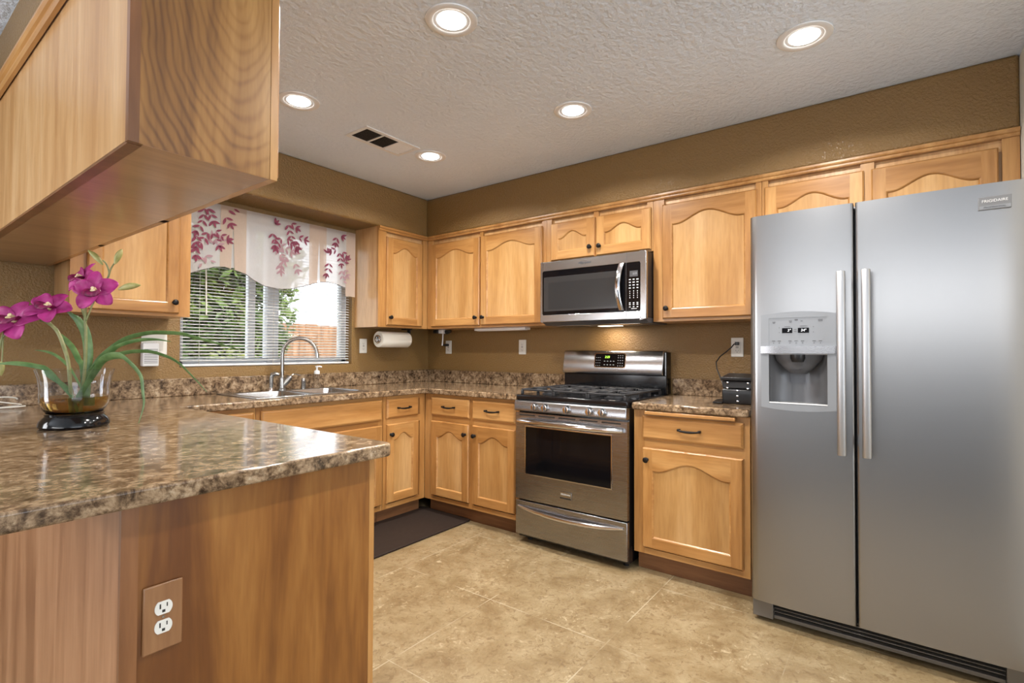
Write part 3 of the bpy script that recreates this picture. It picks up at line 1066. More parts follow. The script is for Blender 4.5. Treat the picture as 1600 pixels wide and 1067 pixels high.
# storage drawer
mb = MB(); mb.box(.002, RWID - .002, -.672, -.642, .052, .262)
dw = mb.build('storage_drawer', STEELH, rg, bevel=.004)
mb = MB()
pts = []
for k in range(25):
    t = k / 12 - 1
    pts.append((RWID / 2 + t * .352, -.672 - .004 - .026 * (1 - t ** 2), .228 - .020 * (1 - t * t)))
mb.tube(pts, [.006 + .0085 * (1 - abs(k / 12 - 1) ** 4) for k in range(25)], 12)
mb.build('drawer_handle', CHROME, dw)
# backguard
mb = MB()
mb.box(.0, RWID, -.085, -.006, .915, 1.035)
mb.box(RWID - .016, RWID, -.082, -.006, 1.03, 1.185); mb.box(.0, .010, -.080, -.006, 1.03, 1.18)
mb.build('backguard_base', BLACK, rg, bevel=.004)
mb = MB()
mb.prism([(-.10, 1.035), (-.107, 1.050), (-.082, 1.185), (-.072, 1.194), (-.02, 1.194), (-.02, 1.035)], 'x', -.004, RWID - .018)
bgp = mb.build('backguard_panel', STEELM, rg, bevel=.006, seg=3)
# display follows the sloping panel
sl = math.atan2(.025, .135)
def ong(x, z, d=0):      # point on the sloping backguard face
    t = (z - 1.050)
    return (x, -.107 + t * .025 / .135 - d, z)
dsp = MB()
fr = rrect(.246, .478, 1.078, 1.177, .014)
dsp.loft([[ong(x, z, .0012) for x, z in fr], [ong(x, z, -.004) for x, z in fr]])
dspo = dsp.build('display_surround', CHROME, bgp)
fr = rrect(.251, .473, 1.083, 1.172, .012)
mb = MB(); mb.loft([[ong(x, z, .0025) for x, z in fr], [ong(x, z, .0) for x, z in fr]])
random.seed(4)
for r_i, zz in enumerate((1.092, 1.110, 1.128, 1.146, 1.160)):
    for xx in (.262, .276, .290):
        if r_i < 4:
            mb.box(xx - .002, xx + .002, ong(0, zz)[1] - .0033, ong(0, zz)[1] - .0022, zz - .0015, zz + .0015, 1)
    for xx in (.424, .440, .456):
        mb.box(xx - .0025, xx + .0025, ong(0, zz)[1] - .0033, ong(0, zz)[1] - .0022, zz - .002, zz + .002, 1)
for xx in (.325, .347, .370, .392):
    for zz in (1.098, 1.122):
        mb.box(xx - .005, xx + .005, ong(0, zz)[1] - .0033, ong(0, zz)[1] - .0022, zz - .0018, zz + .0018, 1)
dbl = mb.build('display_panel', [GLASSB, INKW], dspo)
text('clock_digits', '2:23', .021, ong(.343, 1.150, .0030), GREEN, dbl, rot=(R(90) - sl, 0, 0), shear=.15)
# burners and grates
for (bx, by, br) in ((.15, -.50, .045), (.15, -.23, .036), (.376, -.365, .05), (.602, -.50, .045), (.602, -.23, .036)):
    b = MB().lathe([(br + .012, .9175), (br + .012, .922), (br, .926), (br, .936), (br * .8, .940), (.0, .941)], (bx, by, 0), seg=26).build('burner', IRON, rg)
for gi in range(3):
    g = MB()
    gx0 = .028 + gi * .2345
    gx1 = gx0 + .227
    gy0, gy1, zt_ = -.640, -.125, .953
    s = .0055
    for (a, b_) in (((gx0, gy0), (gx1, gy0)), ((gx0, gy1), (gx1, gy1)), ((gx0, gy0), (gx0, gy1)), ((gx1, gy0), (gx1, gy1)), ((gx0, (gy0 + gy1) / 2), (gx1, (gy0 + gy1) / 2))):
        g.box(min(a[0], b_[0]) - s, max(a[0], b_[0]) + s, min(a[1], b_[1]) - s, max(a[1], b_[1]) + s, zt_ - .012, zt_)
    mx = (gx0 + gx1) / 2
    for yy in ((gy0 * .75 + gy1 * .25), (gy0 * .25 + gy1 * .75)):
        for (p, q) in (((gx0, yy), (mx - .022, yy)), ((mx + .022, yy), (gx1, yy))):
            g.box(p[0], q[0], yy - s, yy + s, zt_ - .012, zt_ + .003)
        for sg in (-1, 1):
            g.box(mx - s, mx + s, yy + sg * .022, yy + sg * .128, zt_ - .012, zt_ + .003)
    for px in (gx0, gx1):
        for py in (gy0, gy0 * .66 + gy1 * .34, gy0 * .34 + gy1 * .66, gy1):
            g.box(px - .008, px + .008, py - .008, py + .008, .9175, zt_ - .010)
    g.build('grate', IRON, rg, bevel=.003)

# ------------------------------------------------------------------ over the range microwave
MZ, MH, MW = 1.381, .404, .748
mw = thing('microwave', 'stainless steel over the range microwave with black glass door', 'microwave', (0, -1.494, MZ), RW)
MB().box(.004, MW - .004, -.372, -.004, .012, MH).build('case', BLACKP, mw, bevel=.003)
yf = -.398
mb = MB()
gx0, gx1, gz0, gz1 = .018, .712, .050, .340
for b in ((.0, gx0, 0, MH), (gx1, MW, 0, MH), (gx0, gx1, 0, gz0), (gx0, gx1, gz1, MH)):
    mb.box(b[0], b[1], yf, -.372, b[2], b[3])
bmesh.ops.remove_doubles(mb.bm, verts=mb.bm.verts, dist=1e-5)
fr = mb.build('front_frame', STEELM, mw, bevel=.004)
mb = MB(); mb.box(.6205, .6220, yf - .0006, yf + .002, .001, MH - .001)
mb.build('door_seam', INKG, fr, smooth=0)
mb = MB(); mb.loft([[(x, yf - .0005, z) for x, z in rrect(gx0, gx1, gz0, gz1, .010)], [(x, -.375, z) for x, z in rrect(gx0, gx1, gz0, gz1, .010)]])
gl = mb.build('door_glass', GLASSB, mw)
mb = MB()
mb.loft([[(x, yf - .0010, z) for x, z in rrect(.030, .575, .072, .300, .004)], [(x, yf - .0004, z) for x, z in rrect(.030, .575, .072, .300, .004)]])
mb.build('window_border', plain('dark_grey_glass', (.030, .030, .031), .2), gl)
mb = MB()
mb.loft([[(x, yf - .0016, z) for x, z in rrect(.065, .555, .085, .262, .004)], [(x, yf - .0008, z) for x, z in rrect(.065, .555, .085, .262, .004)]])
mb.build('window_mesh', MWGL, gl)
mb = MB()
hp = []
for k in range(19):
    t = k / 9 - 1
    hp.append((.592 - .012 * (1 - t * t), yf - .004 - .032 * (1 - t * t), .198 + t * .142))
loops = []
for p in hp:
    loops.append([(p[0] - .017, p[1], p[2]), (p[0] - .010, p[1] - .010, p[2]), (p[0] + .010, p[1] - .010, p[2]), (p[0] + .017, p[1], p[2]), (p[0], p[1] + .006, p[2])])
mb.loft(loops)
mb.build('door_handle', CHROME, mw, smooth=60)
cp_ = MB(); cp_.loft([[(x, yf - .0016, z) for x, z in rrect(.623, .711, .051, .339, .008)], [(x, yf - .0004, z) for x, z in rrect(.623, .711, .051, .339, .008)]])
cpo = None
mb = cp_
random.seed(7)
for r_i, zz in enumerate((.238, .221, .204, .187)):
    for xx in (.646, .670, .694):
        ww = random.uniform(.005, .008)
        mb.box(xx - ww, xx + ww, yf - .0024, yf - .0014, zz - .0028, zz + .0028, 1)
for zz in (.168, .155, .142, .129):
    for xx in (.646, .670, .694):
        mb.box(xx - .0018, xx + .0018, yf - .0024, yf - .0014, zz - .003, zz + .003, 1)
for zz in (.098, .088, .074):
    for xx in (.646, .670, .694):
        mb.box(xx - .005, xx + .005, yf - .0024, yf - .0014, zz - .0025, zz + .0025, 1)
mb.box(.655, .690, yf - .0024, yf - .0014, .062, .065, 1)
cpo = cp_.build('control_panel', [GLASSB, INKW], mw)
mb = MB(); mb.box(.645, .696, yf - .0026, yf - .0014, .255, .290)
do = mb.build('display', plain('grey_display', (.07, .07, .075), .3), cpo, smooth=0)
text('display_digits', '2:23', .016, (.678, yf - .003, .272), plain('pale_grey_digits', (.35, .36, .38), .4), do)
text('maker_lettering', 'Whirlpool', .022, (.335, yf - .0015, .372), INKG, fr, shear=.3)
mb = MB(); mb.tube([(.335 + .030 * math.cos(t), yf - .001, .373 + .012 * math.sin(t)) for t in [k * .3 - .4 for k in range(18)]], .0007, 6)
mb.build('maker_swirl', INKG, fr)
mb = MB(); mb.prism([(-.385, .0005), (-.335, -.020), (-.05, -.020), (-.01, .0005), (-.01, .014), (-.385, .014)], 'x', .008, MW - .008)
und = mb.build('underside', DGREY, mw, smooth=0)
mb = MB(); mb.box(.30, .45, -.14, -.07, -.0225, -.0195)
mb.build('light_lens', LENSW, und, smooth=0)
for xx in (.08, .48):
    mb = MB(); mb.box(xx, xx + .19, -.31, -.17, -.0215, -.0195)
    mb.build('grease_filter', NICKEL, und, smooth=0)
lo = light('microwave_lamp', 'AREA', (-.105, -1.494 - .375, MZ - .026), (0, 0, 0), 1.3, (1, .86, .72), shape='RECTANGLE', size=.05, size_y=.14)

# ------------------------------------------------------------------ side by side refrigerator
fg = thing('refrigerator', 'large stainless steel side by side refrigerator with ice and water dispenser', 'refrigerator', (0, -2.888, 0), RW)
FWD = .912
MB().box(.006, FWD - .006, -.700, -.03, .03, 1.775).build('case', MGREY, fg, bevel=.006)
for x in (.06, FWD - .06):
    for y in (-.60, -.12):
        MB().cyl((x, y, 0), (x, y, .032), .02, seg=12).build('foot', BLACKP, fg)


def door_outline(x0, x1, rl, rr, bulge):
    """plan outline of a refrigerator door: rounded vertical edges, faintly bowed face"""
    yb, yf_ = -.708, -.800
    pts = [(x0, yb)]
    for k in range(9):
        t = R(180 + 90 * k / 8)
        pts.append((x0 + rl + rl * math.cos(t), yf_ + rl + rl * math.sin(t)))
    n = 10
    for k in range(1, n):
        s = k / n
        xx = x0 + rl + (x1 - rr - x0 - rl) * s
        pts.append((xx, yf_ - bulge * (1 - (2 * s - 1) ** 2)))
    for k in range(9):
        t = R(270 + 90 * k / 8)
        pts.append((x1 - rr + rr * math.cos(t), yf_ + rr + rr * math.sin(t)))
    pts.append((x1, yb))
    return pts


def clip(pts, a, b):
    """part of the outline with a <= x <= b"""
    front = pts
    out = []
    def at(xx):
        for p, q in zip(front, front[1:]):
            if (p[0] - xx) * (q[0] - xx) <= 0 and abs(q[0] - p[0]) > 1e-9:
                s = (xx - p[0]) / (q[0] - p[0])
                return (xx, p[1] + (q[1] - p[1]) * s)
    yb = pts[0][1]
    mid = [p for p in front[1:-1] if a < p[0] < b]
    lo_, hi_ = (front[1] if a <= front[0][0] else at(a)), (front[-2] if b >= front[-1][0] else at(b))
    return [(max(a, front[0][0]), yb), lo_] + [m for m in mid if m != lo_ and m != hi_] + [hi_, (min(b, front[-1][0]), yb)]


DZ0, DZ1 = .100, 1.792
ol = door_outline(.0, .3905, .034, .010, .006)
cx0, cx1, cz0, cz1 = .081, .299, .966, 1.183
mb = MB()
mb.prism(ol, 'z', DZ0, cz0); mb.prism(ol, 'z', cz1, DZ1)
mb.prism(clip(ol, -1, cx0), 'z', cz0, cz1); mb.prism(clip(ol, cx1, 9), 'z', cz0, cz1)
fd = mb.build('freezer_door', STEEL, fg, smooth=35)
ol2 = door_outline(.3965, FWD, .010, .034, .006)
mb = MB(); mb.prism(ol2, 'z', DZ0, DZ1)
rd = mb.build('fresh_food_door', STEEL, fg, smooth=35)
mb = MB(); mb.box(.002, .3885, -.709, -.701, DZ0 + .01, DZ1 - .01); mb.box(.3985, FWD - .002, -.709, -.701, DZ0 + .01, DZ1 - .01)
mb.build('door_gasket', DGREY, fg, smooth=0)
for xx in (.352, .398):
    pass
MB().box(.375, .412, -.76, -.66, 1.774, 1.786).build('hinge_cover', SILVER, fg, bevel=.004)
# handles
for nm, hx, dr_ in (('door_handle', .351, fd), ('door_handle', .433, rd)):
    h = MB()
    L_ = []
    for z in (.782, .786, 1.508, 1.512):
        k = .9 if z in (.782, 1.512) else 1
        L_.append([(hx + .0155 * math.cos(t) * k, -.862 + .011 * math.sin(t) * k, z) for t in [2 * math.pi * i / 20 for i in range(20)]])
    h.loft(L_)
    for z in (.83, 1.46):
        h.box(hx - .008, hx + .008, -.858, -.802, z - .018, z + .018)
    h.build(nm, STEELB, dr_, smooth=50)
# dispenser
dx0, dx1, dzA, dzB = .050, .330, .941, 1.362
ys = -.806
def arc(zc, h, x0, x1, n=12):
    return [(x0 + (x1 - x0) * k / n, zc + h * (1 - (2 * k / n - 1) ** 2)) for k in range(n + 1)]
mb = MB()
N = 12
topc = arc(dzB - .012, .012, dx0, dx1); botc = arc(dzA + .010, -.012, dx0, dx1)
def strip(lower, upper, y0_, y1_):
    mb.loft([[(p[0], y0_, p[1]) for p in lower + upper[::-1]], [(p[0], y1_, p[1]) for p in lower + upper[::-1]]])
strip(arc(1.336, 0, dx0, dx1), topc, ys - .004, ys + .008)
strip(botc, arc(.966, 0, dx0, dx1), ys - .004, ys + .008)
mb.box(dx0, cx0, ys - .004, ys + .008, .966, 1.336); mb.box(cx1, dx1, ys - .004, ys + .008, .966, 1.336)
bz_ = mb.build('dispenser_bezel', SILVER2, fd, smooth=30)
mb = MB(); mb.box(cx0, cx1, ys - .0025, ys + .006, 1.2145, 1.336)
ctl = mb.build('dispenser_controls', SILVER2, bz_, smooth=0)
mb = MB(); mb.box(.133, .172, ys - .004, ys - .002, 1.271, 1.292)
d1 = mb.build('freezer_display', GLASSB, ctl, smooth=0)
mb = MB(); mb.box(.193, .234, ys - .004, ys - .002, 1.271, 1.292)
d2 = mb.build('fridge_display', GLASSB, ctl, smooth=0)
text('freezer_digits', '3°', .0150, (.160, ys - .0043, 1.2815), DIGW, ctl, shear=.15)
text('fridge_digits', '34°', .0150, (.214, ys - .0043, 1.2815), DIGW, ctl, shear=.15)
mb = MB()
def tick(x, z, wx=.006, hz_=.0014):
    mb.box(x - wx, x + wx, ys - .0034, ys - .002, z - hz_, z + hz_)
for x in (.100, .122, .163, .186, .210, .252, .275):
    tick(x, 1.237, .006); tick(x, 1.228, .0018, .0016)
tick(.101, 1.319); tick(.101, 1.314, .004); tick(.165, 1.322); tick(.165, 1.317, .004); tick(.187, 1.326, .006, .003); tick(.207, 1.321, .004)
tick(.275, 1.325, .008); tick(.275, 1.320, .008)
tick(.153, 1.298, .011, .001); tick(.214, 1.300, .014, .001); tick(.183, 1.286, .005, .001); tick(.183, 1.277, .005, .001)
tick(.250, 1.296, .0015); tick(.250, 1.274, .0015); tick(.122, 1.294, .0015); tick(.122, 1.273, .0015)
mb.build('control_marks', INKG, ctl, smooth=0)
mb = MB()
prof = [(dx0 - .002, ys), (dx0, ys - .010)] + [(dx0 + (dx1 - dx0) * k / 10, ys - .012 - .010 * (1 - (2 * k / 10 - 1) ** 2)) for k in range(11)] + [(dx1 + .002, ys)]
mb.prism(prof, 'z', 1.1835, 1.2145)
mb.build('dispenser_bar', STEELH, bz_, smooth=50)
# hollow behind: half round back
mb = MB()
def cav(u, v):
    x = cx0 + (cx1 - cx0) * u
    b = math.sin(math.pi * u) ** .6
    z = cz0 + (cz1 - cz0) * v
    return (x, ys + .010 + (.066 + .018 * v) * b, z)
mb.grid(cav, 20, 8)
mb.build('dispenser_hollow', plain('hollow_grey_plastic', (.13, .13, .135), .38, .2), bz_, normals=False)
mb = MB(); mb.box(cx0, cx1, ys + .004, ys + .09, cz0 - .001, cz0 + .006); mb.box(cx0, cx1, ys + .004, ys + .09, cz1 - .004, cz1)
mb.build('drip_tray', SILVER, bz_, smooth=0)
mb = MB(); mb.box(cx0, cx1, ys - .003, ys + .002, cz0 + .003, cz0 + .008)
mb.build('tray_lip', INKW, bz_, smooth=0)
mb = MB()
for k in range(9):
    pass
mb.loft([[(.190 + rx * math.cos(t), ys + .036 + ry * math.sin(t), z) for t in [2 * math.pi * i / 24 for i in range(24)]] for rx, ry, z in ((.095, .030, cz1 - .003), (.085, .028, cz1 - .03), (.06, .022, cz1 - .06), (.03, .016, cz1 - .085))])
mb.build('chute_housing', DGREY, bz_)
mb = MB(); mb.lathe([(.030, cz1 - .004), (.030, cz1 - .02), (.024, cz1 - .035), (.0, cz1 - .037)], (.190, ys + .018, 0), seg=24)
mb.build('ice_chute', BLACKP, bz_)
mb = MB(); mb.loft([[(x, yy, z) for x, z in rrect(.160, .232, 1.058, 1.118, .010)] for yy in (ys + .020, ys + .012)])
mb.build('paddle', CLEARP, bz_)
# badge
mb = MB(); mb.box(.764, .850, ys - .0040, ys + .004, 1.697, 1.743)
bo = mb.build('badge', MGREY, rd, bevel=.001)
text('badge_lettering', 'FRIGIDAIRE', .0135, (.807, ys - .0044, 1.727), INKW, bo)
mb = MB(); mb.box(.767, .848, ys - .0048, ys - .0039, 1.699, 1.711)
so = mb.build('badge_strip', SILVER2, bo, smooth=0)
text('badge_small_lettering', 'PROFESSIONAL', .0085, (.807, ys - .0052, 1.705), INKG, so)
# toe grille
mb = MB()
mb.box(.004, .085, -.768, -.70, .018, .094); mb.box(FWD - .085, FWD - .004, -.768, -.70, .018, .094)
mb.box(.085, FWD - .085, -.752, -.70, .018, .034); mb.box(.085, FWD - .085, -.752, -.70, .088, .095)
for k in range(3):
    z = .047 + k * .0145
    mb.box(.085, FWD - .085, -.752, -.715, z, z + .0045)
mb.box(.085, FWD - .085, -.712, -.702, .03, .09, 1)
mb.build('toe_grille', [BRONZE, SLOT], fg, bevel=.003)

# ------------------------------------------------------------------ window blind and valance
BY = .030
wb = thing('window_blind', 'white mini blind with tilted open slats in the window', 'blind', ((WX0 + WX1) / 2, BY, WZ0), 0)
bw = (WX1 - WX0) / 2 - .012
MB().box(-bw, bw, -.014, .014, .925, .958).build('head_rail', WHITE2, wb, bevel=.002)
mb = MB()
n = 44
for k in range(n):
    z = .040 + k * .0202
    mb.grid(lambda u, v: (-bw + 2 * bw * u, -.0125 * math.cos(R(8)) + .025 * v, z - (.5 - v) * .0075 + .0018 * math.sin(math.pi * v)), 1, 4)
mb.build('slats', SLAT, wb, normals=False, smooth=180)
MB().box(-bw, bw, -.013, .013, .004, .018).build('bottom_rail', WHITE2, wb, bevel=.003)
for xx in (-bw + .10, -.02, bw - .10):
    MB().cyl((xx, -.014, .01), (xx, -.014, .93), .0011, seg=6).build('ladder_cord', CORDW, wb)
MB().cyl((-bw + .135, -.024, .32), (-bw + .125, -.020, .92), .0045, seg=8).build('tilt_wand', WHITEP, wb)

vl = thing('window_valance', 'sheer white valance with plum leaf print and tan pleats over the window', 'valance', (0, -.088, 2.085))
prof = [(-2.060, 1.618), (-2.03, 1.63), (-1.994, 1.645), (-1.932, 1.671), (-1.869, 1.695), (-1.808, 1.703), (-1.765, 1.692), (-1.688, 1.676), (-1.627, 1.642), (-1.557, 1.609), (-1.50, 1.602), (-1.447, 1.601), (-1.363, 1.612), (-1.275, 1.639), (-1.166, 1.679), (-1.093, 1.686), (-1.002, 1.676), (-.938, 1.659)]
def zb_at(x):
    for (xa, za), (xb, zb2) in zip(prof, prof[1:]):
        if xa <= x <= xb:
            return za + (zb2 - za) * (x - xa) / (xb - xa)
    return prof[-1][1] if x > prof[-1][0] else prof[0][1]
def vy(x, z):     # soft folds of the cloth
    f = (2.09 - z) / .5
    return .006 * math.sin(x * 26) * f + .004 * math.sin(x * 61 + 1) * f
tm = [(-2.06, -1.834, 0), (-1.838, -1.772, 1), (-1.757, -1.682, 1), (-1.686, -1.239, 0), (-1.243, -1.174, 1), (-1.158, -1.106, 1), (-1.110, -.936, 0)]
gaps = [(-1.772, -1.757), (-1.174, -1.158)]
mb = MB()
Z0 = 2.085
for a, b, mi in tm:
    nx_ = max(2, int((b - a) / .02))
    def fn(u, v):
        x = a + (b - a) * u
        # slits stay closed at the top and open to the hem
        zz = zb_at(x)
        z = Z0 + (zz - Z0) * v
        for g0, g1 in gaps:
            gm = (g0 + g1) / 2
            k = max(0, v - .22) / .78
            if abs(b - g0) < 1e-6 and u > .999: x = gm + (g0 - .004 - gm) * k
            if abs(a - g1) < 1e-6 and u < .001: x = gm + (g1 + .004 - gm) * k
        yy = vy(x, z) + (-.003 if mi else 0)
        return (x, yy, z - 2.085)
    mb.grid(fn, nx_, 16, mi)
# plain flat end panel
mb.grid(lambda u, v: (-.938 + .086 * u, .004 + .002 * math.sin(u * 9), -.49 * v + .002), 4, 8, 1)
# pleat backs behind the slits
for g0, g1 in gaps:
    mb.grid(lambda u, v: (g0 - .04 + (g1 - g0 + .08) * u, .012, -.012 + (zb_at((g0 + g1) / 2) + .012 - 2.085 + .012) * v), 2, 6, 0)
# printed leaf sprays lie on the cloth
random.seed(11)
def leaf(x, z, ang, ln, mi):
    wd = ln * .34
    d = Vector((math.cos(ang), math.sin(ang)))
    nrm = Vector((-d.y, d.x))
    prof_ = [(0, 0), (.25, .42), (.5, .5), (.75, .36), (1, 0), (.75, -.36), (.5, -.5), (.25, -.42)]
    pts = []
    for t, s in prof_:
        q = Vector((x, z)) + d * (t * ln) + nrm * (s * wd)
        if q.y < zb_at(q.x) + .01 or q.y > 2.08:
            return
        pts.append((q.x, vy(x, z) - .0085, q.y - 2.085))
    mb.poly(pts, mi)
def spray(x, z, ang, n_, step, ln, mi):
    p = Vector((x, z))
    for k in range(n_):
        ang += random.uniform(-.15, .15)
        p = p + Vector((math.cos(ang), math.sin(ang))) * step
        for s in (-1, 1):
            leaf(p.x, p.y, ang + s * random.uniform(.6, .95), ln * random.uniform(.8, 1.1) * (1 - .03 * k), mi)
    leaf(p.x, p.y, ang, ln, mi)
for sx_, sz_, a_list in (
        (-1.93, 2.075, ((-95, 5, 2), (-60, 3, 2))), (-1.90, 1.93, ((-110, 4, 2), (-20, 3, 2), (-70, 3, 2))), (-1.98, 1.90, ((-80, 4, 2),)), (-1.84, 1.86, ((20, 1, 2),)),
        (-1.87, 1.80, ((60, 2, 3), (100, 2, 3))), (-1.95, 1.78, ((-80, 2, 3), (-40, 2, 3))), (-1.83, 2.04, ((20, 2, 2), (-60, 2, 2))),
        (-1.41, 2.08, ((-85, 4, 2), (-40, 2, 2))), (-1.43, 1.97, ((-120, 3, 2), (-50, 3, 2))), (-1.52, 2.0, ((-80, 3, 2), (60, 1, 2))), (-1.36, 1.98, ((-10, 2, 2), (-70, 2, 2))),
        (-1.49, 1.90, ((-65, 3, 3), (-20, 3, 3))), (-1.42, 1.86, ((-100, 3, 3),)), (-1.36, 1.82, ((70, 2, 3), (-80, 2, 3))), (-1.46, 1.80, ((-85, 2, 3),)),
        (-1.02, 2.06, ((-100, 2, 2), (-30, 1, 2))), (-1.0, 1.95, ((-95, 3, 2), (-40, 2, 2), (-150, 2, 2))), (-1.085, 1.86, ((100, 1, 2), (-90, 3, 2))), (-.98, 1.82, ((-95, 4, 3), (-50, 2, 3), (60, 2, 2)))):
    for ang, n_, mi in a_list:
        spray(sx_, sz_, R(ang), n_, .037, .046, mi)
mb.build('fabric', [SHEER, SHEERT, PRINT, PRINTL], vl, normals=False, smooth=60)
mb = MB()
hemp = [(x, vy(x, z) - .001, z - 2.085) for x, z in prof]
mb.tube(hemp, .0022, 6)
mb.build('hem', plain('grey_hem', (.16, .14, .13), .8), vl)
MB().tube([(-2.07, .012, -.018), (-.856, .012, -.018)], .007, 10).build('curtain_rod', WHITE2, vl)
MB().tube([(-.857, .012, -.018), (-.853, .05, -.018), (-.853, .086, -.018)], .006, 8).build('rod_bracket', WHITE2, vl)

# ------------------------------------------------------------------ wall plates
def outlet(name, label, loc, rz, plate=WHITEP, face=WHITEP, w_=.070, h_=.115, bev=.003, kind='duplex'):
    t = thing(name, label, 'outlet', loc, rz, 'electrical outlets')
    MB().box(-w_ / 2, w_ / 2, -.006, -.0005, -h_ / 2, h_ / 2).build('cover_plate', plate, t, bevel=bev)
    if kind == 'duplex':
        for s in (-1, 1):
            m_ = MB()
            pr = [(.0165 * math.cos(t_), max(-.0135, min(.0135, .0175 * math.sin(t_))) + s * .0195) for t_ in [2 * math.pi * i / 28 for i in range(28)]]
            m_.loft([[(x, -.0080, z) for x, z in pr], [(x, -.004, z) for x, z in pr]])
            so_ = m_.build('socket', face, t)
            m_ = MB()
            m_.box(-.0078, -.0052, -.0085, -.0075, s * .0195 - .001, s * .0195 + .009); m_.box(.0052, .0074, -.0085, -.0075, s * .0195 + .001, s * .0195 + .009)
            m_.box(-.0028, .0028, -.0085, -.0075, s * .0195 - .0095, s * .0195 - .004)
            m_.build('slots', SLOT, so_, smooth=0)
        MB().lathe([(.0028, .006), (.0028, .0072), (.0, .0074)], (0, 0, 0), 'y', 10).build('screw', NICKEL, t)
    elif kind == 'gfi':
        o_ = MB().box(-.0165, .0165, -.0085, -.004, -.033, .033).build('socket', face, t, bevel=.001)
        m_ = MB()
        for s in (-1, 1):
            m_.box(-.0078, -.0054, -.0092, -.008, s * .021 - .004, s * .021 + .005); m_.box(.0054, .0074, -.0092, -.008, s * .021 - .003, s * .021 + .005)
            m_.box(-.003, .003, -.0092, -.008, s * .021 - .010, s * .021 - .006)
        m_.box(-.008, .008, -.0092, -.008, -.005, -.001); m_.box(-.008, .008, -.0092, -.008, .001, .005)
        m_.build('slots', plain('slot_grey', (.25, .24, .22), .5), o_, smooth=0)
    return t


outlet('wall_outlet', 'ivory outlet right of the window beside the paper towel roll', (-.7115, 0, 1.2235), 0, kind='gfi')
outlet('wall_outlet', 'white outlet in the inner corner with a black plug in it', (0, -.2625, 1.219), RW, kind='gfi')
outlet('wall_outlet', 'white outlet below the cabinets, midway between corner and range', (0, -1.063, 1.2195), RW, kind='gfi')
outlet('wall_outlet', 'white outlet beside the refrigerator with a black cord plugged in', (0, -2.650, 1.2165), RW, kind='gfi')
pw = outlet('wall_outlet', 'wood framed outlet with two white sockets on the peninsula end', (-2.8365, PY - .0005, .627), 0, PLATEW, WHITEP, .074, .140, .006)
# double plate left of the window with a plug in device
t = thing('switch_plate', 'wide white double switch plate on the wall left of the window', 'switch', (-2.152, 0, 1.218))
MB().box(-.064, .064, -.006, -.0005, -.058, .058).build('cover_plate', WHITEP, t, bevel=.003)
MB().box(.008, .046, -.0085, -.005, -.033, .033).build('rocker', WHITEP, t, bevel=.002)
MB().box(-.046, -.008, -.0085, -.005, -.033, .033).build('socket', WHITEP, t, bevel=.002)
t = thing('plug_in_air_freshener', 'small white plug in device with vent slots below the double switch plate', 'plug-in device', (-2.182, -.0095, 1.160))
MB().box(-.040, .040, -.040, 0, -.066, .066).build('body', WHITE2, t, bevel=.006, seg=3)
mb = MB()
for k in range(9):
    mb.box(-.033, .033, -.0412, -.0395, -.048 + k * .0095, -.0445 + k * .0095)
mb.build('vent_slots', plain('grey_vent_slot', (.18, .18, .18), .6), t, smooth=0)

# black plug and gadget under the corner cabinet
t = thing('under_cabinet_gadget', 'small black and white gadget hanging under the corner wall cabinet', 'gadget', (-.10, -.30, UZ))
MB().box(-.05, .03, .03, .085, -.030, -.001).build('black_block', BLACKP, t, bevel=.006)
MB().box(-.045, .02, -.030, .025, -.034, -.001).build('white_block', WHITE2, t, bevel=.004)
MB().tube([(-.01, .0, -.012), (-.01, -.05, -.022), (-.01, -.09, -.012)], [.012, .018, .012], 10).build('black_arm', BLACKP, t)
MB().tube([(-.01, .004, -.030), (-.01, .006, -.09), (-.01, .012, -.135)], [.0055, .005, .0055], 8).build('white_arm', WHITE2, t)
t = thing('black_plug', 'black plug in the corner outlet', 'plug', (-.0095, -.262, 1.238), RW)
MB().tube([(0, 0, 0), (0, -.022, 0), (-.012, -.034, .0), (-.035, -.036, .001)], [.011, .012, .0085, .005], 10).build('plug_body', BLACKP, t)
t = thing('under_cabinet_light', 'slim white strip light under the cabinet left of the microwave', 'light', (-.15, -.967, UZ - .001), RW)
MB().box(-.25, .25, -.035, .035, -.020, 0).build('housing', WHITE2, t, bevel=.004)
MB().box(-.23, .23, -.026, .026, -.0225, -.019).build('diffuser', plain('frosted_white', (.75, .74, .72), .3), t, bevel=.001)

# paper towel on its holder
t = thing('paper_towel_holder', 'under cabinet holder with chrome end cap and black bracket', 'holder', (-.69, -.16, 1.276))
MB().cyl((-.004, 0, 0), (.325, 0, 0), .012, seg=14).build('rod', BLACKP, t)
MB().lathe([(.0, -.016), (.022, -.013), (.034, -.006), (.036, .0)], (-.001, 0, 0), 'x', 22).build('end_cap', CHROME, t)
mb = MB(); mb.tube([(-.0125, .022 * math.cos(k * .5236), .022 * math.sin(k * .5236)) for k in range(13)], .003, 6)
mb.build('cap_ring', BLACKP, t)
MB().box(.312, .324, -.016, .016, -.012, UZ - 1.276).build('bracket', BLACKP, t, bevel=.002)
MB().box(.26, .326, -.030, .030, UZ - 1.276 - .010, UZ - 1.276 - .001).build('mount', BLACKP, t, bevel=.002)
o = MB().lathe([(.021, .0), (.060, .0), (.0625, .003), (.0625, .292), (.060, .296), (.021, .296)], (0, 0, 0), 'x', 36).build('paper_towel_roll', PAPER, None)
P(o, 'white paper towel roll hanging under the narrow cabinet beside the window', 'paper towel').location = (-.688, -.16, 1.276)

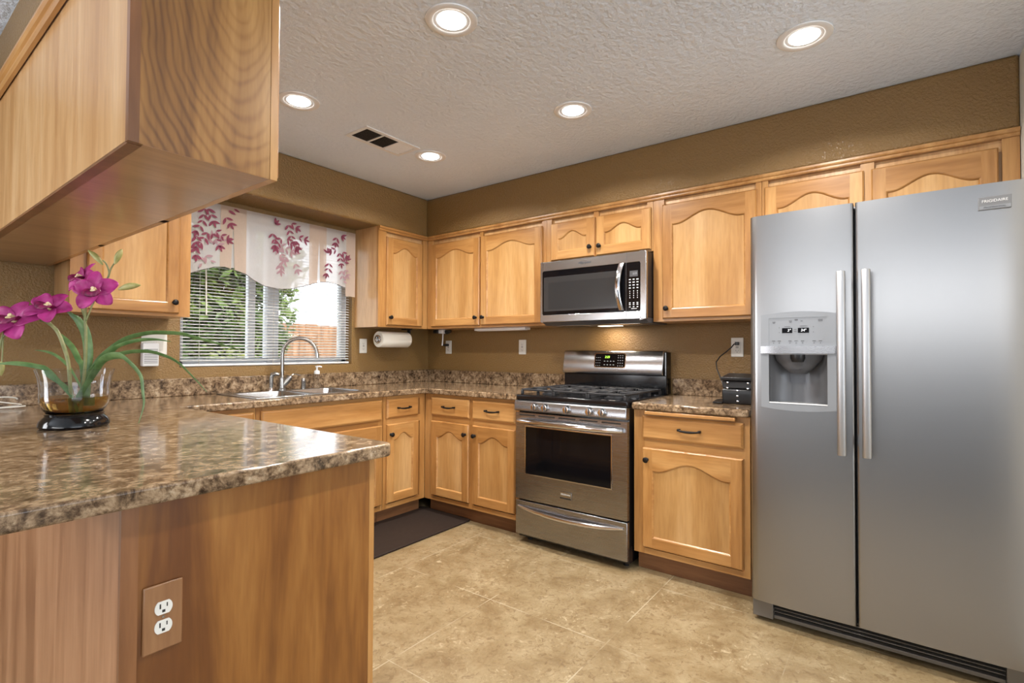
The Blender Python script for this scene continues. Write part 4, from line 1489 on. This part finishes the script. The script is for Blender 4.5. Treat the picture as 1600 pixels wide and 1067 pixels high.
# ------------------------------------------------------------------ black appliance with studs and its cord
t = thing('countertop_appliance', 'small black studded case standing on the counter beside the refrigerator', 'small appliance', (-.33, -2.755, CT1), RW)
mb = MB(); mb.prism([(-.085, .0), (-.095, .055), (-.090, .080), (.060, .085), (.070, .0)], 'x', -.085, .105)
cs = mb.build('case', LEATH, t, bevel=.008, seg=3)
mb = MB(); mb.prism([(-.090, .082), (-.080, .125), (.058, .128), (.060, .084)], 'x', -.083, .103)
mb.build('lid', LEATH, t, bevel=.007, seg=3)
mb = MB(); mb.prism([(-.098, .124), (-.10, .142), (.062, .158), (.062, .130)], 'x', -.088, .108)
mb.build('top_tray', BLACKP, t, bevel=.004)
for (x, z) in ((-.055, .085), (.045, .085), (-.005, .073), (-.005, .045), (-.005, .018), (-.055, .113), (.045, .113)):
    MB().lathe([(.006, -.001), (.005, .003), (.0, .004)], (x, -.0945 + (.004 if z > .1 else 0), z), 'y', 12).build('stud', CHROME, cs)
mb = MB(); mb.prism([(-.10, .0), (-.105, .008), (-.05, .016), (.04, .016), (.05, .0)], 'x', -.130, -.080)
mb.build('base_wing', BLACKP, t, bevel=.003)
mb = MB()
pc = [(-.018, -2.652, 1.238), (-.04, -2.640, 1.235), (-.06, -2.630, 1.215), (-.07, -2.602, 1.188), (-.10, -2.575, 1.160), (-.14, -2.565, 1.128), (-.18, -2.58, 1.090), (-.22, -2.605, 1.055), (-.245, -2.625, 1.02), (-.262, -2.645, .97), (-.272, -2.668, .935)]
mb.tube(pc, .0035, 8)
co = mb.build('power_cord', BLACKP, None)
P(co, 'thin black cord curving from the outlet beside the refrigerator down to the case', 'cord')
MB().box(-.032, -.0095, -2.662, -2.642, 1.228, 1.248).build('plug', BLACKP, co, bevel=.002)

# ------------------------------------------------------------------ ceiling: recessed lamps and vent
names = {(0, 0): 'recessed ceiling light nearest the hanging cabinet and vent', (1, 0): 'recessed ceiling light beside the vent, nearest the corner',
         (0, 1): 'large recessed ceiling light at the top, nearest the camera', (1, 1): 'recessed ceiling light in front of the microwave',
         (1, 2): 'recessed ceiling light in front of the refrigerator', (0, 2): 'recessed ceiling light overhead behind the viewpoint'}
proto = None
for ix, lx in enumerate((-1.868, -.955)):
    for iy, ly in enumerate((-1.01, -2.07, -3.13)):
        t = thing('recessed_light', names[(ix, iy)], 'ceiling light', (lx, ly, CZ), 0, 'recessed ceiling lights')
        if proto is None:
            p1 = MB().lathe([(.100, -.0005), (.099, -.004), (.094, -.006), (.075, -.0055), (.070, -.0035), (.068, -.0005)], seg=40, caps=False).build('trim_ring', WHITE2, t)
            p2 = MB().lathe([(.069, -.0028), (.055, -.0015)], seg=40, caps=False).build('baffle', plain('white_baffle', (.7, .7, .7), .4), t)
            p3 = MB().lathe([(.0, -.0075), (.040, -.0070), (.054, -.0040), (.056, -.0012)], seg=36, caps=False).build('lens', BULB, t)
            proto = (p1, p2, p3)
        else:
            for p in proto:
                c = p.copy(); COL.objects.link(c); c.parent = t
        light('recessed_lamp', 'AREA', (lx, ly, CZ - .012), (0, 0, 0), LAMP_W, (1, .965, .92), shape='DISK', size=.10, spread=R(150))
t = thing('ceiling_vent', 'white rectangular ceiling air vent with dark louvres', 'vent', (-1.287, -.952, CZ), 0)
mb = MB()
for b in ((-.20, .20, .075, .103), (-.20, .20, -.103, -.075), (-.20, -.178, -.075, .075), (.178, .20, -.075, .075), (-.066, -.054, -.075, .075), (.054, .066, -.075, .075)):
    mb.box(b[0], b[1], b[2], b[3], -.006, -.0005)
mb.build('frame', WHITE2, t, bevel=.001)
for cx_, dark in ((-.122, 1), (0, 1), (.122, 0)):
    mb = MB(); mb.box(cx_ - .055, cx_ + .055, -.075, .075, -.002, -.0004)
    mb.build('duct_opening', SLOT if dark else WHITE2, t, smooth=0)
    mb = MB()
    for k in range(9):
        y = -.067 + k * .0168
        d_ = .006 if dark else -.006
        mb.poly([(cx_ - .055, y, -.0055), (cx_ + .055, y, -.0055), (cx_ + .055, y + d_, -.0022), (cx_ - .055, y + d_, -.0022)])
    mb.build('louvres', plain('vent_louvre', (.33, .33, .34), .5) if dark else WHITE2, t, normals=False, smooth=0)

# ------------------------------------------------------------------ floor mat
mb = MB()
mb.prism(rrect(-1.75, -.555, -1.030, -.545 + .02, .035, 6), 'z', .0005, .014)
P(mb.build('floor_mat', MATR, None, bevel=.005), 'dark brown rubber mat on the floor in front of the sink', 'mat')

# ------------------------------------------------------------------ vase with orchid
VX, VY = -2.742, -1.075
vs = thing('flower_vase', 'flared clear glass vase with black base and amber liquid on the counter', 'vase', (VX, VY, CT1))
MB().lathe([(.095, .0), (.100, .008), (.098, .022), (.088, .036), (.082, .042), (.084, .050), (.0, .052)], seg=48).build('black_base', BLACK, vs)
MB().lathe([(.0, .0525), (.080, .0525), (.088, .066), (.0965, .085), (.098, .105), (.0985, .140), (.103, .175), (.112, .205),
            (.110, .2055), (.1005, .175), (.096, .140), (.0955, .105), (.094, .087), (.086, .070), (.078, .058), (.0, .057)], seg=48, caps=False).build('glass_body', CLEAR, vs, smooth=60)
MB().lathe([(.0, .0575), (.077, .0585), (.0852, .0705), (.0932, .0875), (.0946, .100), (.0946, .108), (.0, .108)], seg=48, caps=False).build('amber_liquid', AMBER, vs, smooth=60)
oz = math.atan2(RT.y, RT.x)
oc = thing('orchid_plant', 'potted purple orchid spray with long arching green leaves in the glass vase', 'plant', (VX, VY, CT1), oz)
SC = 1.8146 / F
def Q(u, v, d=0):        # local point: x to the right of the vase, y away, z up from the counter
    k = (1.8146 + d) / 1.8146
    return Vector(((u - 113.0) * SC * k - .0, d, .914 * 0 + (667.0 - v) * SC * k + (.2765 * (1 - k))))
def blade(name, pts, wmax, tip=.1, fold=.35, base=.5):
    """long strap leaf: ribbon with a V fold and thickness"""
    P3 = [Q(*p) for p in pts]
    # smooth the centre line
    fine = []
    n_ = len(P3)
    for i in range(n_ - 1):
        p0, p1_, p2_, p3_ = P3[max(0, i - 1)], P3[i], P3[i + 1], P3[min(n_ - 1, i + 2)]
        for k in range(5):
            s = k / 5
            fine.append(.5 * ((2 * p1_) + (p2_ - p0) * s + (2 * p0 - 5 * p1_ + 4 * p2_ - p3_) * s * s + (3 * p1_ - p0 - 3 * p2_ + p3_) * s ** 3))
    fine.append(P3[-1])
    mb = MB(); loops = []
    m_ = len(fine)
    for i, p in enumerate(fine):
        t_ = (fine[min(i + 1, m_ - 1)] - fine[max(0, i - 1)]).normalized()
        side = Vector((0, 1, 0)).cross(t_)
        side = (side * .75 + Vector((0, .65, 0)))
        side = (side - t_ * side.dot(t_)).normalized()
        nr = t_.cross(side)
        s = i / (m_ - 1)
        wd = wmax * (base + (1 - base) * min(1, s / .35)) * (1 if s < .7 else max(tip, 1 - ((s - .7) / .3) ** 1.6))
        th = .0007
        a, b = p - side * wd / 2 + nr * wd * fold * .5, p + side * wd / 2 + nr * wd * fold * .5
        loops.append([a + nr * th, p + nr * th, b + nr * th, b - nr * th, p - nr * th, a - nr * th])
    mb.loft(loops)
    return mb.build(name, LEAFG, oc, smooth=70)
blade('leaf', [(118, 628, 0), (131, 578, .02), (142.5, 555.6, .03), (169, 531, .05), (195, 521, .07), (217, 519.5, .08), (244, 521, .09), (262.5, 526.6, .10), (300, 537, .11), (329, 545, .12)], .017)
blade('leaf', [(120, 625, 0), (142, 582, -.01), (169, 559, -.02), (187.5, 542.5, -.03), (210, 535, -.04), (234, 531, -.05), (262, 530, -.06), (289, 533, -.07)], .014)
blade('leaf', [(119, 622, .01), (131, 580, .01), (154, 561, .02), (180, 551, .03), (206, 549, .04), (225, 553, .05), (249, 565, .06), (277.5, 591, .06), (298, 612, .06)], .016)
blade('leaf', [(121, 628, -.02), (154, 582, -.03), (172.5, 565, -.05), (191, 558.5, -.07), (212, 556.5, -.09), (225, 559, -.10), (249, 572.5, -.12), (266, 589, -.13), (274, 612, -.14), (276.6, 632.5, -.14), (270, 662, -.14)], .030, tip=.05)
blade('leaf', [(122, 630, .02), (124, 576, .02), (124.7, 548, .02), (120, 520, .02), (112, 500, .01), (100, 485, -.01)], .028, base=.8)
blade('leaf', [(117, 625, .02), (112, 576, .03), (101, 559, .04), (84, 541, .06), (62, 526, .08), (40, 513, .10)], .018)
blade('leaf', [(116, 615, .03), (90, 582, .05), (71, 567, .07), (52.5, 555, .08), (34, 549, .09), (12, 547, .10)], .010)
blade('leaf', [(115, 620, -.02), (86, 580, -.04), (66, 571, -.05), (41, 567, -.07), (20, 569, -.08)], .018)
blade('leaf', [(118, 640, .0), (108, 608, -.02), (88, 588, -.04), (80, 580, -.05)], .014)
def stem(name, pts, r, mat=STEMG):
    P3 = [Q(*p) for p in pts]
    fine = []
    n_ = len(P3)
    for i in range(n_ - 1):
        p0, p1_, p2_, p3_ = P3[max(0, i - 1)], P3[i], P3[i + 1], P3[min(n_ - 1, i + 2)]
        for k in range(5):
            s = k / 5
            fine.append(.5 * ((2 * p1_) + (p2_ - p0) * s + (2 * p0 - 5 * p1_ + 4 * p2_ - p3_) * s * s + (3 * p1_ - p0 - 3 * p2_ + p3_) * s ** 3))
    fine.append(P3[-1])
    return MB().tube(fine, r, 9).build(name, mat, oc)
stem('flower_stem', [(119, 640, .0), (127, 580, .0), (128, 530, .0), (126, 495, .0), (131, 474, -.01), (140, 462, -.01)], .0048)
stem('flower_stem', [(113, 640, -.01), (112, 600, -.02), (112, 565, -.03), (107, 537, -.04), (97, 516, -.04), (82, 503, -.04), (72, 500, -.04)], .0058)
stem('flower_stem', [(128, 500, .0), (136, 470, .01), (152, 438, .015), (157, 425, .015), (153, 412, .015), (147, 405, .015)], .0028)
stem('flower_stem', [(156, 432, .015), (160, 418, .015), (166, 408, .015)], .0025)
stem('flower_stem', [(118, 470, .0), (120, 480, .0), (124, 492, .0)], .003)
stem('flower_stem', [(18, 520, -.05), (13, 540, -.05), (8, 557, -.05), (6, 570, -.05)], .004)
stem('flower_stem', [(22, 520, -.05), (12, 534, -.05), (0, 545, -.05), (-10, 552, -.05)], .003)
stem('flower_stem', [(17, 525, -.05), (16.5, 545, -.05), (16, 566, -.05)], .0022)
MB().tube([Q(92, 648, .0), Q(112, 648, .0), Q(138, 646, .0)], [.035, .045, .035], 10, flat=.35).build('stem_holder', plain('dark_green_foam', (.05, .06, .04), .8), oc)
def bud(p, q, r):
    a, b = Q(*p), Q(*q)
    d = b - a
    bend = Vector((0, 0, .004))
    n_ = 10
    pts, rs = [], []
    for k in range(n_ + 1):
        s = k / n_
        pts.append(a + d * s + bend * math.sin(math.pi * s)); rs.append(max(.0008, r * math.sin(math.pi * (s * .93 + .05)) ** .8))
    MB().tube(pts, rs, 10).build('bud', BUDG, oc)
bud((147, 412, .015), (125, 389, .01), .0095)
bud((166, 411, .015), (175, 387, .02), .0105)
bud((178, 451, .0), (213, 444, .0), .0115)
bud((15, 565, -.05), (15, 588, -.05), .0095)
bud((7, 565, -.05), (6, 588, -.06), .0105)
bud((-2, 548, -.05), (2, 562, -.05), .010)
def flower(u, v, d, size, yaw, pitch, roll, seed=0, open_=.28):
    """five-petalled orchid with a dark lip; yaw/pitch turn its face"""
    rnd = random.Random(seed)
    c = Q(u, v, d)
    X_ = Vector((math.cos(R(yaw)), math.sin(R(yaw)), 0))
    F_ = Vector((math.sin(R(yaw)) * math.cos(R(pitch)), -math.cos(R(yaw)) * math.cos(R(pitch)), math.sin(R(pitch))))
    Z_ = X_.cross(-F_) if X_.cross(-F_).z > 0 else -X_.cross(-F_)
    mb = MB()
    for k, (ang, ln, wd) in enumerate(((90, 1, .74), (20, 1.02, .86), (160, 1.02, .86), (-50, .98, .78), (-130, .98, .78))):
        ang = R(ang + roll + rnd.uniform(-6, 6))
        L_ = size * ln * rnd.uniform(.94, 1.06)
        W_ = size * wd
        dr_, tn = X_ * math.cos(ang) + Z_ * math.sin(ang), -X_ * math.sin(ang) + Z_ * math.cos(ang)
        cup = open_ * rnd.uniform(.7, 1.4)
        curl = rnd.uniform(-.12, .12)
        def fn(s, t_):
            s2 = s
            half = W_ * .5 * (math.sin(math.pi * min(1, (s2 * .86 + .09))) ** .75)
            if s2 > .97: half *= .55
            tt = 2 * t_ - 1
            p = c + dr_ * (L_ * s2 + .004) + tn * (half * tt)
            p = p + F_ * (L_ * (cup * math.sin(s2 * 2.2) * .55 - .10 * s2 * s2) + half * .22 * tt * tt + curl * half * tt * s2 + .0015 * math.sin(9 * s2 + 5 * tt))
            return p
        mb.grid(fn, 12, 8)
    fo = mb.build('flower', PETAL, oc, smooth=180, normals=False, solid=.0009)
    mb = MB()
    # lip: rolled, ruffled, hangs below the centre ; throat and column in cream
    dn, sd_ = -Z_ * math.cos(R(roll)) + X_ * math.sin(R(roll)), X_ * math.cos(R(roll)) + Z_ * math.sin(R(roll))
    def lp(s, t_):
        a = (t_ - .5) * 2
        wd_ = size * (.26 + .20 * s) * (1 - .45 * max(0, s - .8) / .2)
        return c + F_ * (size * (.10 + .42 * math.sin(s * 1.9))) + dn * (size * (.02 + .40 * s * s)) + sd_ * (wd_ * a) - dn * (size * .20 * a * a * (1 - .6 * s)) + F_ * (.0022 * math.sin(a * 11) * s)
    mb.grid(lp, 10, 10)
    lo_ = mb.build('lip', LIPM, fo, smooth=180, normals=False, solid=.0008)
    mb = MB()
    a0, a1 = c + F_ * size * .05, c + F_ * size * .40 - dn * size * .10
    mb.tube([a0, (a0 + a1) / 2 - dn * size * .06, a1], [size * .09, size * .10, size * .075], 10)
    b0 = c + F_ * size * .34 + dn * size * .02
    mb.tube([b0 - sd_ * size * .10, b0 + F_ * size * .02, b0 + sd_ * size * .10], [size * .05, size * .075, size * .05], 8)
    mb.build('column', CREAMY, fo)
flower(147, 455, -.01, .069, 14, 10, 8, 1)
flower(111, 436, .03, .064, -25, 25, -14, 2)
flower(82, 483, -.03, .069, 10, 38, -22, 3, .42)
flower(39, 503, -.06, .083, 6, 30, -4, 4, .36)
flower(-8, 503, -.03, .070, -20, 15, 10, 5)

# white cord lying at the back of the counter by the wall
mb = MB()
pts = []
for k in range(60):
    t_ = k / 59
    a = t_ * 4 * math.pi * 1.1
    pts.append((-2.795 + .048 * math.cos(a) + .03 * t_, -.16 + .036 * math.sin(a), CT1 + .006 + .055 * (.5 + .5 * math.sin(a * .5 + .4)) * (1 - t_)))
mb.tube(pts, .0032, 7)
P(mb.build('white_cord', CORDW, None), 'coiled thin white cord lying on the counter against the left backsplash', 'cord')

# ------------------------------------------------------------------ outside the window
struct('trim_4', MB().box(-9, 9, .3, 14, -.3, -.1), GROUND, 'dry yellow green yard beyond the window')
fn_ = thing('garden_fence', 'sunlit cedar board fence beyond the window', 'fence', (2.5, 6.6, -.1), 0)
mb = MB()
x = -5.2
random.seed(5)
while x < 5:
    wd = .14
    mb.box(x, x + wd - .008, -.012, .012, .03, 1.83 + random.uniform(-.012, .012))
    x += wd
mb.build('boards', FENCEW, fn_, smooth=0)
for zz in (.35, 1.45):
    MB().box(-5.2, 5, .013, .05, zz, zz + .09).build('rail', FENCEW, fn_, smooth=0)
for k in range(5):
    MB().box(-5.1 + k * 2.45, -5.0 + k * 2.45, .05, .14, 0, 1.8).build('post', FENCEW, fn_, smooth=0)


def foliage(name, label, cat, loc, blobs, nleaf, mat, sz, seed, trunk=True, group=None):
    rnd = random.Random(seed)
    t = thing(name, label, cat, loc, 0, group)
    mb = MB()
    for _ in range(nleaf):
        bx, by, bz2, br = rnd.choice(blobs)
        while True:
            d = Vector((rnd.uniform(-1, 1), rnd.uniform(-1, 1), rnd.uniform(-1, 1)))
            if d.length <= 1: break
        p = Vector((bx, by, bz2)) + d * br
        if p.z < .03: continue
        a = Vector((rnd.gauss(0, 1), rnd.gauss(0, 1), rnd.gauss(0, 1))).normalized()
        b = a.orthogonal().normalized()
        c = a.cross(b)
        s = sz * rnd.uniform(.6, 1.3)
        mb.poly([p - a * s, p + b * s * .42 + c * s * .1, p + a * s, p - b * s * .42 + c * s * .1])
    mb.build('foliage', mat, t, smooth=0, normals=False)
    if trunk:
        MB().tube([(0, 0, 0), (.03, .02, .8), (-.02, .05, 1.7), (.05, .02, 2.4)], [.07, .06, .05, .03], 10).build('trunk', BARK, t)
    return t


foliage('leafy_tree', 'dense green tree filling the left of the window view', 'tree', (-.25, 2.9, -.1),
        [(-.3, 0, 1.5, .5), (.1, .1, 1.75, .55), (-.4, .2, 2.1, .6), (.15, .0, 2.35, .55), (-.05, .2, 1.25, .45), (-.9, .3, 1.7, .6), (-.6, 0, 2.6, .6), (.25, .1, 1.4, .3), (-.8, .1, 1.2, .4), (-.2, .5, 1.7, .7), (-.5, .6, 2.2, .7)], 11000, TREEG, .075, 3)
foliage('yard_shrub', 'yellow green shrub low at the left of the window view', 'shrub', (-.95, 1.25, -.1),
        [(-.2, 0, .95, .35), (.2, .1, .85, .35), (0, 0, .5, .4), (.5, .3, .9, .25)], 1500, SHRUBG, .045, 8, trunk=False)
